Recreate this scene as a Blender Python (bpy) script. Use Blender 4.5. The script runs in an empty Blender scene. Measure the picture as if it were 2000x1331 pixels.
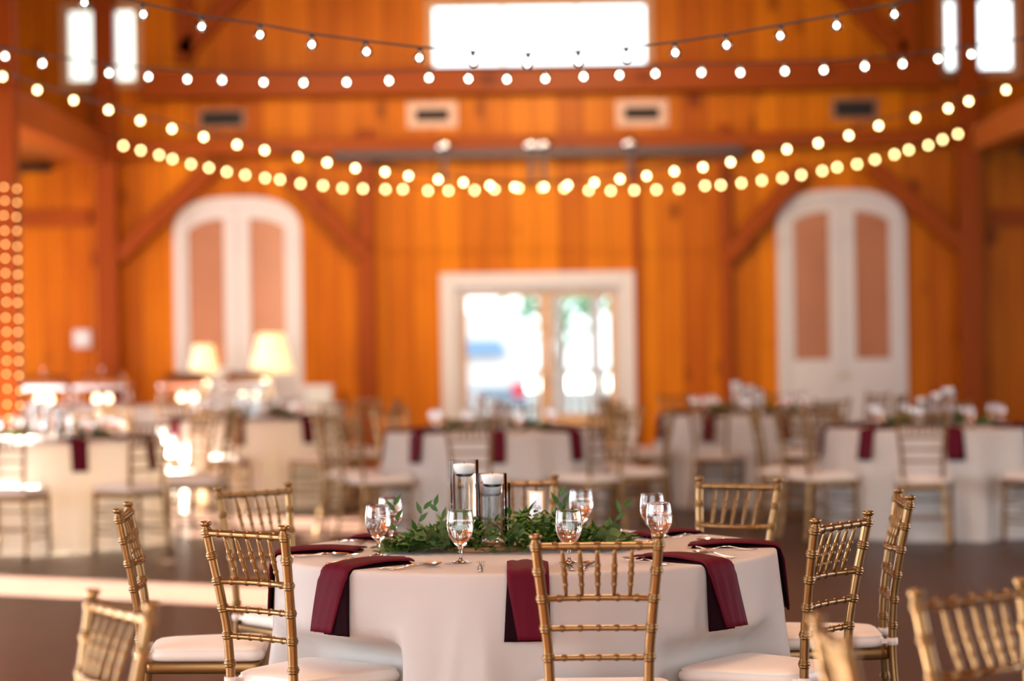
import bpy, math, random
from mathutils import Matrix, Vector
R = random.Random(7)
SC = bpy.context.scene
COL = SC.collection
PI = math.pi

# ------------------------------------------------------------------ camera
F = 4722.2                       # 85 mm on a 36 mm wide sensor, 2000 px frame
ROLL = math.radians(0.85)
CAMH = 1.45
cam = bpy.data.cameras.new('camera')
cam.lens = 85; cam.sensor_width = 36; cam.clip_start = 0.1; cam.clip_end = 500
cam.dof.use_dof = True; cam.dof.focus_distance = 7.25; cam.dof.aperture_fstop = 1.6
cam.dof.aperture_blades = 0
camo = bpy.data.objects.new('camera', cam); COL.objects.link(camo)
camo.matrix_world = Matrix.Translation((0, 0, CAMH)) @ Matrix.Rotation(PI/2 - 3.5/F, 4, 'X') @ Matrix.Rotation(-ROLL, 4, 'Z')
SC.camera = camo

# ------------------------------------------------------------------ world, sun, daylight, exposure
SC.view_settings.view_transform = 'Standard'; SC.view_settings.look = 'None'
SC.view_settings.exposure = 0.42; SC.view_settings.gamma = 1.0; SC.view_settings.use_curve_mapping = False
w = bpy.data.worlds.new('sky'); SC.world = w; w.use_nodes = True
nb = w.node_tree.nodes['Background']; nb.inputs[0].default_value = (0.86, 0.94, 1.0, 1); nb.inputs[1].default_value = 2.7
def lamp(name, kind, energy, color, loc, rot=(0,0,0), size=None, sy=None, spread=None):
    l = bpy.data.lights.new(name, kind); l.energy = energy; l.color = color
    o = bpy.data.objects.new(name, l); COL.objects.link(o); o.location = loc; o.rotation_euler = rot
    if kind == 'AREA':
        l.shape = 'RECTANGLE'; l.size = size; l.size_y = sy or size
        if spread: l.spread = spread
    elif kind == 'POINT' and size: l.shadow_soft_size = size
    return o
SUN_AZ = Vector((0.882, -0.471, -0.262)).normalized()
sun = lamp('sun', 'SUN', 270.0, (1.0, 0.94, 0.80), (0, 0, 20))
sun.rotation_euler = SUN_AZ.to_track_quat('-Z', 'Y').to_euler(); sun.data.angle = math.radians(0.8)
# daylight that enters by the open end behind the camera and the side openings
lamp('daylight_open_end', 'AREA', 110, (0.86, 0.93, 1.0), (0, -2.6, 2.6), (math.radians(86), 0, 0), 9, 4)
lamp('daylight_left_doors', 'AREA', 420, (0.90, 0.95, 1.0), (-8.9, 21, 1.5), (0, math.radians(-90), 0), 2.4, 14)
lamp('daylight_left_near', 'AREA', 700, (0.88, 0.94, 1.0), (-8.9, 6, 2.0), (0, math.radians(-90), 0), 2.6, 10)
lamp('daylight_right_windows', 'AREA', 230, (0.88, 0.94, 1.0), (9.4, 11, 2.0), (0, math.radians(90), 0), 2.4, 10)
# added warm fill lights, unseen, high under the roof above the frame
for (x, y, z, e) in ((0.3, 8.5, 6.0, 420), (0.3, 14, 6.2, 180), (-0.6, 20.0, 6.0, 70)):
    lamp('warm_fill', 'POINT', e, (1.0, 0.74, 0.48), (x, y, z), size=0.5)
# two added unseen spots that brighten the rear wall
for (x, tx, e) in ((-2.6, -2.2, 430), (0.6, .3, 900)):
    l = lamp('wall_fill_spot', 'SPOT', e, (1.0, 0.72, 0.42), (x, 19.5, 4.9))
    l.data.spot_size = math.radians(75); l.data.spot_blend = 1.0; l.data.shadow_soft_size = .15
    l.rotation_euler = (Vector((tx, 26.5, 2.1)) - Vector((x, 19.5, 4.9))).to_track_quat('-Z', 'Y').to_euler()
cy = SC.cycles
cy.max_bounces = 24; cy.diffuse_bounces = 4; cy.glossy_bounces = 12; cy.transmission_bounces = 24; cy.transparent_max_bounces = 64
cy.sample_clamp_indirect = 4.0; cy.caustics_reflective = False; cy.caustics_refractive = False
cy.use_denoising = True; cy.blur_glossy = 0.5

def P(x, y, Y):
    """pixel of the 2000x1331 photograph -> point at depth Y"""
    u = x - 1000; v = 662 - y
    c, s = math.cos(ROLL), math.sin(ROLL)
    return Vector(((u*c + v*s)*Y/F, Y, CAMH + (-u*s + v*c)*Y/F))

# ------------------------------------------------------------------ materials
MATS = {}
def mat(name, col=(.8,.8,.8), rough=.5, metal=0, trans=0, ior=1.45, emis=None, es=0, coat=0, sheen=0, spec=None, noise=None, bump=None, translucent=0):
    m = bpy.data.materials.new(name); m.use_nodes = True
    nt = m.node_tree; b = nt.nodes['Principled BSDF']
    b.inputs['Base Color'].default_value = (*col, 1); b.inputs['Roughness'].default_value = rough
    b.inputs['Metallic'].default_value = metal; b.inputs['Transmission Weight'].default_value = trans
    b.inputs['IOR'].default_value = ior
    if emis: b.inputs['Emission Color'].default_value = (*emis, 1); b.inputs['Emission Strength'].default_value = es
    if coat: b.inputs['Coat Weight'].default_value = coat; b.inputs['Coat Roughness'].default_value = .1
    if sheen: b.inputs['Sheen Weight'].default_value = sheen
    if spec is not None: b.inputs['Specular IOR Level'].default_value = spec
    if noise or bump:
        tc = nt.nodes.new('ShaderNodeTexCoord')
        if noise:                                 # (scale, amount)
            n = nt.nodes.new('ShaderNodeTexNoise'); n.inputs['Scale'].default_value = noise[0]; n.inputs['Detail'].default_value = 4
            nt.links.new(tc.outputs['Object'], n.inputs['Vector'])
            mx = nt.nodes.new('ShaderNodeMix'); mx.data_type = 'RGBA'
            mx.inputs[6].default_value = (*[c*(1-noise[1]) for c in col], 1); mx.inputs[7].default_value = (*[min(1, c*(1+noise[1])) for c in col], 1)
            nt.links.new(n.outputs['Fac'], mx.inputs[0]); nt.links.new(mx.outputs[2], b.inputs['Base Color'])
        if bump:                                  # (scale, strength)
            n = nt.nodes.new('ShaderNodeTexNoise'); n.inputs['Scale'].default_value = bump[0]; n.inputs['Detail'].default_value = 3
            nt.links.new(tc.outputs['Object'], n.inputs['Vector'])
            bm = nt.nodes.new('ShaderNodeBump'); bm.inputs['Strength'].default_value = bump[1]; bm.inputs['Distance'].default_value = .002
            nt.links.new(n.outputs['Fac'], bm.inputs['Height']); nt.links.new(bm.outputs['Normal'], b.inputs['Normal'])
    if translucent:
        tr = nt.nodes.new('ShaderNodeBsdfTranslucent'); tr.inputs[0].default_value = (*[c for c in (col[0], col[1]*.93, col[2]*.8)], 1)
        ms = nt.nodes.new('ShaderNodeMixShader'); ms.inputs[0].default_value = translucent
        out = nt.nodes['Material Output']
        nt.links.new(b.outputs[0], ms.inputs[1]); nt.links.new(tr.outputs[0], ms.inputs[2]); nt.links.new(ms.outputs[0], out.inputs[0])
    MATS[name] = m
    return m

def wood(name, axis, along, width, c1, c2, gap, rough=.35, coat=.0, knots=True, stag=0, spc=.08):
    """boards: axis = index across the boards, along = index along them"""
    m = bpy.data.materials.new(name); m.use_nodes = True; nt = m.node_tree; N = nt.nodes; L = nt.links
    b = N['Principled BSDF']; b.inputs['Roughness'].default_value = rough
    b.inputs['Coat Weight'].default_value = coat; b.inputs['Coat Roughness'].default_value = .22; b.inputs['Specular IOR Level'].default_value = spc
    tc = N.new('ShaderNodeTexCoord'); sp = N.new('ShaderNodeSeparateXYZ'); L.new(tc.outputs['Object'], sp.inputs[0])
    def math_(op, a, bb=None, c=None):
        n = N.new('ShaderNodeMath'); n.operation = op
        for k, v in enumerate((a, bb, c)):
            if v is None: continue
            if isinstance(v, (int, float)): n.inputs[k].default_value = v
            else: L.new(v, n.inputs[k])
        return n.outputs[0]
    q = math_('DIVIDE', sp.outputs[axis], width); fl = math_('FLOOR', q); fr = math_('FRACT', q)
    wn = N.new('ShaderNodeTexWhiteNoise'); wn.noise_dimensions = '2D'
    cb = N.new('ShaderNodeCombineXYZ'); L.new(fl, cb.inputs[0])
    if stag:
        jit = N.new('ShaderNodeTexWhiteNoise'); jit.noise_dimensions = '1D'; L.new(fl, jit.inputs['W'])
        seg = math_('FLOOR', math_('ADD', math_('DIVIDE', sp.outputs[along], stag), math_('MULTIPLY', jit.outputs['Value'], 5.0)))
        L.new(seg, cb.inputs[1])
    L.new(cb.outputs[0], wn.inputs['Vector'])
    # grain
    mp = N.new('ShaderNodeMapping'); sc = [14, 14, 14]; sc[along] = .9; mp.inputs['Scale'].default_value = sc
    off = N.new('ShaderNodeVectorMath'); off.operation = 'MULTIPLY_ADD'
    L.new(wn.outputs['Color'], off.inputs[0]); off.inputs[1].default_value = (7, 7, 7); L.new(tc.outputs['Object'], off.inputs[2])
    L.new(off.outputs[0], mp.inputs['Vector'])
    gr = N.new('ShaderNodeTexNoise'); gr.inputs['Scale'].default_value = 1; gr.inputs['Detail'].default_value = 5; L.new(mp.outputs[0], gr.inputs['Vector'])
    big = N.new('ShaderNodeTexNoise'); big.inputs['Scale'].default_value = .8; big.inputs['Detail'].default_value = 2; L.new(off.outputs[0], big.inputs['Vector'])
    f = math_('ADD', math_('MULTIPLY', wn.outputs['Value'], .42), math_('ADD', math_('MULTIPLY', gr.outputs['Fac'], .45), math_('MULTIPLY', big.outputs['Fac'], .3)))
    f = math_('SUBTRACT', f, .18)
    mx = N.new('ShaderNodeMix'); mx.data_type = 'RGBA'; mx.inputs[6].default_value = (*c1, 1); mx.inputs[7].default_value = (*c2, 1)
    L.new(f, mx.inputs[0]); col = mx.outputs[2]
    if knots:
        mk = N.new('ShaderNodeMapping'); s2 = [1.5, 1.5, 1.5]; s2[along] = .95; mk.inputs['Scale'].default_value = s2
        L.new(off.outputs[0], mk.inputs['Vector'])
        vo = N.new('ShaderNodeTexVoronoi'); vo.inputs['Scale'].default_value = 1.25; L.new(mk.outputs[0], vo.inputs['Vector'])
        kn = N.new('ShaderNodeMapRange'); kn.inputs[1].default_value = .05; kn.inputs[2].default_value = .19; kn.inputs[3].default_value = .78; kn.inputs[4].default_value = 0
        L.new(vo.outputs['Distance'], kn.inputs[0])
        m2 = N.new('ShaderNodeMix'); m2.data_type = 'RGBA'; m2.inputs[7].default_value = (c1[0]*.35, c1[1]*.25, c1[2]*.25, 1)
        L.new(kn.outputs[0], m2.inputs[0]); L.new(col, m2.inputs[6]); col = m2.outputs[2]
    e = math_('MINIMUM', fr, math_('SUBTRACT', 1.0, fr))
    g = N.new('ShaderNodeMapRange'); g.inputs[1].default_value = gap*.5/width; g.inputs[2].default_value = gap*1.2/width; g.inputs[3].default_value = .7; g.inputs[4].default_value = 0
    L.new(e, g.inputs[0])
    m3 = N.new('ShaderNodeMix'); m3.data_type = 'RGBA'; m3.inputs[7].default_value = (c1[0]*.25, c1[1]*.25, c1[2]*.25, 1)
    L.new(g.outputs[0], m3.inputs[0]); L.new(col, m3.inputs[6]); L.new(m3.outputs[2], b.inputs['Base Color'])
    bp = N.new('ShaderNodeBump'); bp.inputs['Strength'].default_value = .25; bp.inputs['Distance'].default_value = .004
    L.new(math_('SUBTRACT', gr.outputs['Fac'], g.outputs[0]), bp.inputs['Height']); L.new(bp.outputs[0], b.inputs['Normal'])
    MATS[name] = m
    return m

WALL = wood('pine_boards', 0, 2, .27, (.30,.048,.001), (.88,.29,.002), .008)
WALLY = wood('pine_boards_side', 1, 2, .27, (.30,.048,.001), (.88,.29,.002), .008)
BEAM = wood('timber_beam', 0, 2, 3.1, (.20,.032,.003), (.36,.072,.004), .001)
BEAMX = wood('timber_beam_level', 2, 0, 3.1, (.20,.032,.003), (.36,.072,.004), .001)
BEAMY = wood('timber_beam_long', 0, 1, 3.1, (.36,.08,.02), (.60,.17,.03), .001, rough=.3)
CEIL = wood('ceiling_boards', 0, 1, .2, (.34,.10,.02), (.62,.24,.06), .006)
FLOOR = wood('floor_boards', 1, 0, .14, (.030,.010,.0045), (.066,.024,.011), .004, rough=.42, coat=.12, knots=False, stag=1.6, spc=.3)
GOLD = mat('gold_paint', (.215,.115,.037), .30, .78, coat=.15, noise=(40, .06))
CUSH = mat('ivory_vinyl', (.76,.67,.58), .42, noise=(9, .05), bump=(30, .35), sheen=.2)
CLOTH = mat('ivory_linen', (.80,.765,.72), .8, bump=(900, .35), sheen=.2, translucent=.38)
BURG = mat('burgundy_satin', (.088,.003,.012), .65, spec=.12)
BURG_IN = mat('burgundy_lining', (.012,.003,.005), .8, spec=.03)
GLASS = mat('clear_glass', (1,1,1), 0, trans=1, ior=1.46)
WATER = mat('water', (1,1,1), 0, trans=1, ior=1.33)
ICE = mat('ice', (.96,.98,1), .12, trans=.85, ior=1.31)
WAX = mat('white_wax', (.9,.86,.82), .45)
WICK = mat('wick', (.05,.04,.03), .8)
STEEL = mat('polished_steel', (.82,.80,.78), .14, 1)
LEAF = mat('ruscus_green', (.045,.12,.014), .38, noise=(14, .35), spec=.35)
EUC = mat('eucalyptus_green', (.10,.15,.045), .6, noise=(12, .25), spec=.2)
STEM = mat('green_stem', (.10,.14,.04), .6)
DRY = mat('seed_head', (.50,.33,.14), .6)
WHITE = mat('white_paint', (.64,.61,.61), .5, noise=(3, .03))
OFFW = mat('cream_paint', (.72,.60,.47), .5)
TAN = mat('tan_wood', (.60,.36,.19), .5, noise=(6, .12))
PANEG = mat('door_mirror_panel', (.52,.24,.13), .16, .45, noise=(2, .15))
BLACK = mat('black_cord', (.02,.015,.013), .6)
BLKM = mat('black_iron', (.05,.04,.045), .45, .6)
DARK = mat('vent_dark', (.018,.014,.012), .7)
VFR = mat('vent_frame_pale', (.72,.48,.36), .5)
VFD = mat('vent_frame_brown', (.30,.15,.09), .5)
CARD = mat('card_white', (.86,.86,.86), .5)
INK = mat('ink', (.05,.07,.07), .7)
BRASS = mat('brass_trim', (.86,.62,.30), .28, .8)
SLICE = mat('wood_slice', (.42,.22,.09), .6, noise=(25, .3))
BARK = mat('bark', (.10,.06,.035), .9)
def emitter(name, col, s):
    m = bpy.data.materials.new(name); m.use_nodes = True; nt = m.node_tree
    e = nt.nodes.new('ShaderNodeEmission'); e.inputs[0].default_value = (*col, 1); e.inputs[1].default_value = s
    nt.links.new(e.outputs[0], nt.nodes['Material Output'].inputs[0]); m.cycles.emission_sampling = 'NONE' if s > 0 else 'AUTO'
    MATS[name] = m; return m
FIL = emitter('lit_filament', (1, .80, .33), 14)
FILC = emitter('lit_filament_near', (1, .90, .66), 14)
FAIRY = emitter('fairy_bulb', (1, .50, .16), 9)
FLAME = emitter('candle_flame', (1, .40, .14), 40)
DISH_GLOW = emitter('dish_glow', (1, .72, .42), 8)  # added glow imitating bright reflections on the chafing dishes
def glow_mat():  # glow of the shapes added for light patches on the door
    m = mat('patch_glow_lit', (.9,.78,.55), .8, emis=(1, .66, .30), es=.75); return m
GLOW = glow_mat()
def thin_glass(name, tint=(1,1,1), refl=.10):
    m = bpy.data.materials.new(name); m.use_nodes = True; nt = m.node_tree; N = nt.nodes
    t = N.new('ShaderNodeBsdfTransparent'); t.inputs[0].default_value = (*tint, 1); g = N.new('ShaderNodeBsdfGlossy'); g.inputs['Roughness'].default_value = .03
    lw = N.new('ShaderNodeLayerWeight'); lw.inputs[0].default_value = refl
    ms = N.new('ShaderNodeMixShader'); nt.links.new(lw.outputs['Fresnel'], ms.inputs[0]); nt.links.new(t.outputs[0], ms.inputs[1]); nt.links.new(g.outputs[0], ms.inputs[2])
    nt.links.new(ms.outputs[0], N['Material Output'].inputs[0]); MATS[name] = m; return m
BULBG = thin_glass('bulb_glass', (1,1,1), .35)
VGLASS = thin_glass('vase_glass', (.97,.985,.99), .16)
PANE = thin_glass('window_glass', (.97,.99,.98), .08)
FROST = mat('bright_window_glass', (1,1,1), .25, trans=1, ior=1.1)

# ------------------------------------------------------------------ mesh building
class MB:
    def __init__(s): s.v = []; s.f = []; s.sm = []; s.mi = []
    def add(s, vs, fs, smooth=True, mi=0):
        n = len(s.v); s.v += [tuple(p) for p in vs]
        for f in fs: s.f.append([i + n for i in f]); s.sm.append(smooth); s.mi.append(mi)
        return s
    def box(s, x0, x1, y0, y1, z0, z1, mi=0, M=None):
        vs = [Vector((x, y, z)) for z in (z0, z1) for y in (y0, y1) for x in (x0, x1)]
        if M: vs = [M @ v for v in vs]
        return s.add(vs, [(0,2,3,1), (4,5,7,6), (0,1,5,4), (2,6,7,3), (0,4,6,2), (1,3,7,5)], False, mi)
    def bar(s, a, b, wd, dp, up=Vector((0,1,0)), mi=0):
        a = Vector(a); b = Vector(b); d = (b - a); L = d.length; d.normalize(); side = d.cross(up).normalized(); u = side.cross(d)
        vs = [p + side*sx*wd/2 + u*sy*dp/2 for p in (a, b) for sx, sy in ((-1,-1), (1,-1), (1,1), (-1,1))]
        return s.add(vs, [(3,2,1,0), (4,5,6,7), (0,1,5,4), (1,2,6,5), (2,3,7,6), (3,0,4,7)], False, mi)
    def tube(s, pts, rad, seg=12, mi=0, caps=True, flat=1.0, up=None):
        pts = [Vector(p) for p in pts]; n = len(pts)
        if not hasattr(rad, '__len__'): rad = [rad]*n
        t0 = (pts[1] - pts[0]).normalized()
        a = Vector(up) if up else (Vector((0,0,1)) if abs(t0.z) < .9 else Vector((1,0,0)))
        vs = []; nrm = (a - t0*a.dot(t0)).normalized()
        for i in range(n):
            t = (pts[min(i+1, n-1)] - pts[max(i-1, 0)])
            if t.length < 1e-9: t = t0
            t.normalize(); nrm = (nrm - t*nrm.dot(t)).normalized(); bn = t.cross(nrm)
            for k in range(seg):
                an = 2*PI*k/seg; vs.append(pts[i] + nrm*math.cos(an)*rad[i]*flat + bn*math.sin(an)*rad[i])
        fs = [(i*seg + k, i*seg + (k+1) % seg, (i+1)*seg + (k+1) % seg, (i+1)*seg + k) for i in range(n-1) for k in range(seg)]
        if caps: fs += [tuple(range(seg-1, -1, -1)), tuple((n-1)*seg + k for k in range(seg))]
        return s.add(vs, fs, True, mi)
    def lathe(s, prof, seg=32, c=(0,0,0), mi=0, smooth=True, hold=False):
        vs = []; idx = []; q = [prof[0]]          # extra loops beside every corner keep the smooth normals true
        for (a, b) in zip(prof, prof[1:]):
            L = math.hypot(b[0]-a[0], b[1]-a[1])
            if hold and L > .003:
                e = min(.12, .0006/L)
                q += [(a[0]+(b[0]-a[0])*t, a[1]+(b[1]-a[1])*t) for t in (e, 1-e)]
            q.append(b)
        prof = q
        for (r, z) in prof:
            if r < 1e-6: idx.append([len(vs)]*seg); vs.append((c[0], c[1], c[2] + z))
            else:
                st = len(vs); idx.append([st + k for k in range(seg)])
                vs += [(c[0] + r*math.cos(2*PI*k/seg), c[1] + r*math.sin(2*PI*k/seg), c[2] + z) for k in range(seg)]
        fs = []
        for i in range(len(prof)-1):
            for k in range(seg):
                q = [idx[i][k], idx[i][(k+1) % seg], idx[i+1][(k+1) % seg], idx[i+1][k]]
                o = []; [o.append(x) for x in q if x not in o]
                if len(o) > 2: fs.append(o)
        return s.add(vs, fs, smooth, mi)
    def grid(s, fn, nu, nv, mi=0, closed=False, smooth=True):
        vs = [fn(i, j) for j in range(nv) for i in range(nu)]
        fs = [(j*nu + i, j*nu + (i+1) % nu, (j+1)*nu + (i+1) % nu, (j+1)*nu + i) for j in range(nv-1) for i in range(nu if closed else nu-1)]
        return s.add(vs, fs, smooth, mi)
    def mesh(s, name, mats):
        me = bpy.data.meshes.new(name); me.from_pydata(s.v, [], s.f)
        me.polygons.foreach_set('use_smooth', s.sm); me.polygons.foreach_set('material_index', s.mi)
        for m in (mats if isinstance(mats, (list, tuple)) else [mats]): me.materials.append(m)
        me.update(); return me
    def build(s, name, mats, parent=None, bevel=0, auto=False):
        o = bpy.data.objects.new(name, s.mesh(name, mats)); COL.objects.link(o)
        if parent: o.parent = parent
        if bevel:
            b = o.modifiers.new('bevel', 'BEVEL'); b.width = bevel; b.segments = 2; b.limit_method = 'ANGLE'
        return o
def tag(o, label=None, cat=None, group=None, kind=None):
    if label: o['label'] = label
    if cat: o['category'] = cat
    if group: o['group'] = group
    if kind: o['kind'] = kind
    return o
def empty(name, loc=(0,0,0), rz=0):
    o = bpy.data.objects.new(name, None); COL.objects.link(o); o.location = loc; o.rotation_euler = (0,0,rz); o.empty_display_size = .1; return o
KIDS = {}
def clone(o, parent=None):
    c = o.copy(); COL.objects.link(c)
    if parent: c.parent = parent
    for ch in list(o.children): clone(ch, c)
    return c
def smoothish(pts, n):
    """Catmull-Rom through pts"""
    pts = [Vector(p) for p in pts]; out = []
    P_ = [pts[0]*2 - pts[1]] + pts + [pts[-1]*2 - pts[-2]]
    for i in range(1, len(P_)-2):
        a, b, c, d = P_[i-1:i+3]
        for k in range(n):
            t = k/n; out.append(.5*((2*b) + (c-a)*t + (2*a - 5*b + 4*c - d)*t*t + (3*b - a - 3*c + d)*t**3))
    out.append(pts[-1]); return out

# ================================================================== the barn
BY = 26.5                         # rear wall plane
WL, WR, WF, EAVE, RIDGE = -9.0, 9.6, -3.0, 6.4, 8.4
def S(o): return tag(o, kind='structure')
S(MB().box(WL-.2, WR+.2, WF-.2, BY+.25, -.12, 0).build('floor', FLOOR))
cl = MB()
for (xa, za, xb, zb) in ((WL-.3, EAVE, .3, RIDGE), (.3, RIDGE, WR+.3, EAVE)):
    cl.add([(xa,WF-.2,za), (xb,WF-.2,zb), (xb,BY+.4,zb), (xa,BY+.4,za), (xa,WF-.2,za+.15), (xb,WF-.2,zb+.15), (xb,BY+.4,zb+.15), (xa,BY+.4,za+.15)],
           [(0,3,2,1), (4,5,6,7), (0,1,5,4), (2,3,7,6), (0,4,7,3), (1,2,6,5)], False)
S(cl.build('ceiling', CEIL))

def wall_with_holes(name, holes, a0, a1, z0, z1, place, m):
    """holes: list of (a0,a1,z0,z1); place(a0,a1,z0,z1) -> box args"""
    mb = MB(); xs = sorted({a0, a1, *[h[0] for h in holes], *[h[1] for h in holes]}); zs = sorted({z0, z1, *[h[2] for h in holes], *[h[3] for h in holes]})
    for i in range(len(xs)-1):
        run = None
        for k in range(len(zs)-1):
            cx, cz = (xs[i]+xs[i+1])/2, (zs[k]+zs[k+1])/2
            if any(h[0] < cx < h[1] and h[2] < cz < h[3] for h in holes):
                if run: mb.box(*place(xs[i], xs[i+1], *run)); run = None
            else: run = (run[0], zs[k+1]) if run else (zs[k], zs[k+1])
        if run: mb.box(*place(xs[i], xs[i+1], *run))
    return S(mb.build(name, m))
def rect(x0, y0, x1, y1, Y=BY):
    a = P((x0+x1)/2 - (x1-x0)/2, (y0+y1)/2, Y); b = P(x1, (y0+y1)/2, Y); t = P((x0+x1)/2, y0, Y); u = P((x0+x1)/2, y1, Y)
    return (a.x, b.x, u.z, t.z)
cw = rect(838, 2, 1270, 158); lw1 = rect(125, 12, 194, 168); lw2 = rect(212, 12, 272, 168)
rw1 = rect(1838, -8, 1884, 145); rw2 = rect(1904, -8, 1986, 145)
dr = rect(892, 562, 1214, 800); dr = (dr[0], dr[1], 0.0, dr[3])
wins = [cw, (lw1[0], lw2[1], lw1[2], lw1[3]), (rw1[0], rw2[1], rw1[2], rw1[3])]
wall_with_holes('wall_back', wins + [dr], WL, WR, 0, EAVE, lambda a, b, c, d: (a, b, BY, BY+.2, c, d), WALL)
gb = MB(); gb.add([(WL,BY,EAVE), (WR,BY,EAVE), (.3,BY,RIDGE), (WL,BY+.2,EAVE), (WR,BY+.2,EAVE), (.3,BY+.2,RIDGE)], [(0,1,2), (3,5,4)], False)
S(gb.build('wall_gable', WALL))
lh = [(17.3, 18.4, 0, 2.45), (19.6, 22.6, 0, 2.45), (22.75, 25.6, 0, 2.45), (3.0, 11.0, .9, 3.1)]
wall_with_holes('wall_left', lh, WF, BY, 0, EAVE, lambda a, b, c, d: (WL-.15, WL, a, b, c, d), WALLY)
wall_with_holes('wall_right', [(5, 15, .9, 3.1)], WF, BY, 0, EAVE, lambda a, b, c, d: (WR, WR+.15, a, b, c, d), WALLY)
wall_with_holes('wall_front', [(-5, 5, 0, 4.6)], WL, WR, 0, EAVE, lambda a, b, c, d: (a, b, WF-.15, WF, c, d), WALL)
# windows high in the rear wall
def window(name, r, n, m=OFFW):
    f = MB(); x0, x1, z0, z1 = r; t = .055
    f.box(x0-.03, x0+t, BY-.03, BY+.08, z0-.03, z1+.03); f.box(x1-t, x1+.03, BY-.03, BY+.08, z0-.03, z1+.03)
    f.box(x0+t, x1-t, BY-.03, BY+.08, z0-.03, z0+t); f.box(x0+t, x1-t, BY-.03, BY+.08, z1-t, z1+.03)
    for k in range(1, n):
        x = x0 + (x1-x0)*k/n; f.box(x-.012, x+.012, BY+.03, BY+.06, z0+t, z1-t)
    o = S(f.build(name, m)); 
    g = MB().box(x0+t, x1-t, BY+.065, BY+.07, z0+t, z1-t).build('pane', PANE, o)
    return o
window('window_1', (lw1[0], lw2[1], lw1[2], lw1[3]), 2, TAN); window('window_2', cw, 3, TAN); window('window_3', (rw1[0], rw2[1], rw1[2], rw1[3]), 2, TAN)

# timber frame: every member its own thing
ntim = [0]
def timber(name, a, b, wd, dp, label, m=BEAM, cat='beam', up=(0,1,0), group='timber frame of the barn'):
    o = MB().bar(a, b, wd, dp, Vector(up)).build(name, m, bevel=.012)
    return tag(o, label, cat, None)
pxw = lambda px: px*BY/F
def Q(x, y, Y=BY-.14): return P(x, y, Y)
def vpost(x, label, wd=.24, top=EAVE+.2, dp=.26, y=BY-.14):
    X = P(x, 480, y).x
    return timber('timber_post', (X, y, .0), (X, y, top), wd, dp, label, cat='post')
vpost(211, 'thick upright timber post against the rear wall, left of the left arched door')
vpost(1893, 'thick upright timber post against the rear wall, right of the right arched door')
vpost(716, 'upright post on the rear wall between the left arched door and the glass doors', .17, 3.75, .16)
vpost(1416, 'upright post on the rear wall between the glass doors and the right arched door', .12, 3.75, .16)
vpost(1244, 'narrow upright post at the right edge of the glass doors', .07, 3.55, .10, BY-.06)
def hbeam(x0, x1, y, th, label, Y=BY-.14, dp=.22):
    a = P(x0, y, Y); b = P(x1, y, Y); z = (a.z + b.z)/2
    return timber('timber_beam', (a.x, Y, z), (b.x, Y, z), dp, th, label, BEAMX, up=(0,0,1))
hbeam(280, 1834, 155, .30, 'long level beam running just below the high windows', BY-.17, .28)
hbeam(228, 1878, 281, .17, 'long level beam below the four air vents', BY-.16, .22)
def brace(x0, y0, x1, y1, label, wd=.19, Y=BY-.16):
    return timber('timber_brace', P(x0, y0, Y), P(x1, y1, Y), wd, .16, label, cat='brace')
brace(228, 505, 425, 318, 'slanting brace rising to the right from the left main post')
brace(712, 500, 560, 335, 'slanting brace rising to the left from the post beside the left arched door')
brace(1420, 500, 1570, 330, 'slanting brace rising to the right from the post beside the right arched door')
brace(1878, 480, 1700, 325, 'slanting brace rising to the left from the right main post')
brace(1630, -30, 1765, 105, 'dark slanting brace above the long beam, upper right', .2)
brace(480, -30, 355, 105, 'dark slanting brace above the long beam, upper left', .2)
for x, lb in ((362, 'short upper post above the long beam on the left'), (1772, 'short upper post above the long beam on the right')):
    a = P(x, 122, BY-.14); timber('timber_post', (a.x, BY-.14, a.z), (a.x, BY-.14, EAVE), .2, .2, lb, cat='post')
# arcade beams running towards the camera and the near post with fairy lights
for (x, lb) in ((P(198, 275, BY).x, 'long timber beam running towards the camera on the left'), (P(1912, 262, BY).x, 'long timber beam running towards the camera on the right')):
    timber('timber_beam', (x, 9, 3.56), (x, BY-.28, 3.56), .26, .30, lb, BEAMY, up=(0,0,1))
NPX, NPY = -4.10, 19.6
timber('timber_post', (NPX, NPY, 0), (NPX, NPY, 7.2), .22, .22, 'near timber post at the left edge, wound with fairy lights', cat='post')
for nm, xa, xb in (('ceiling_left_aisle', WL, P(198, 275, BY).x-.05), ('ceiling_right_aisle', P(1912, 262, BY).x+.05, WR)):
    S(MB().box(xa, xb, 10, BY-.001, 3.50, 3.60).build(nm, CEIL))
# dark pipe ledges in the aisles
for (xa, xb, lb) in ((-8.9, -5.0, 'dark iron pipe along the rear wall of the left aisle'), (5.6, 9.5, 'dark iron pipe along the rear wall of the right aisle')):
    tag(MB().tube([(xa, BY-.1, 3.40), (xb, BY-.1, 3.40)], .05).build('pipe', BLKM), lb, 'pipe')
# level battens low in the left aisle
hb = MB().box(WL, -4.6, BY-.07, BY, 2.75, 2.92).build('trim_1', BEAMX); S(hb)
hb = MB().box(5.25, WR, BY-.07, BY, 2.6, 2.8).build('trim_2', BEAMX); S(hb)

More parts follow.
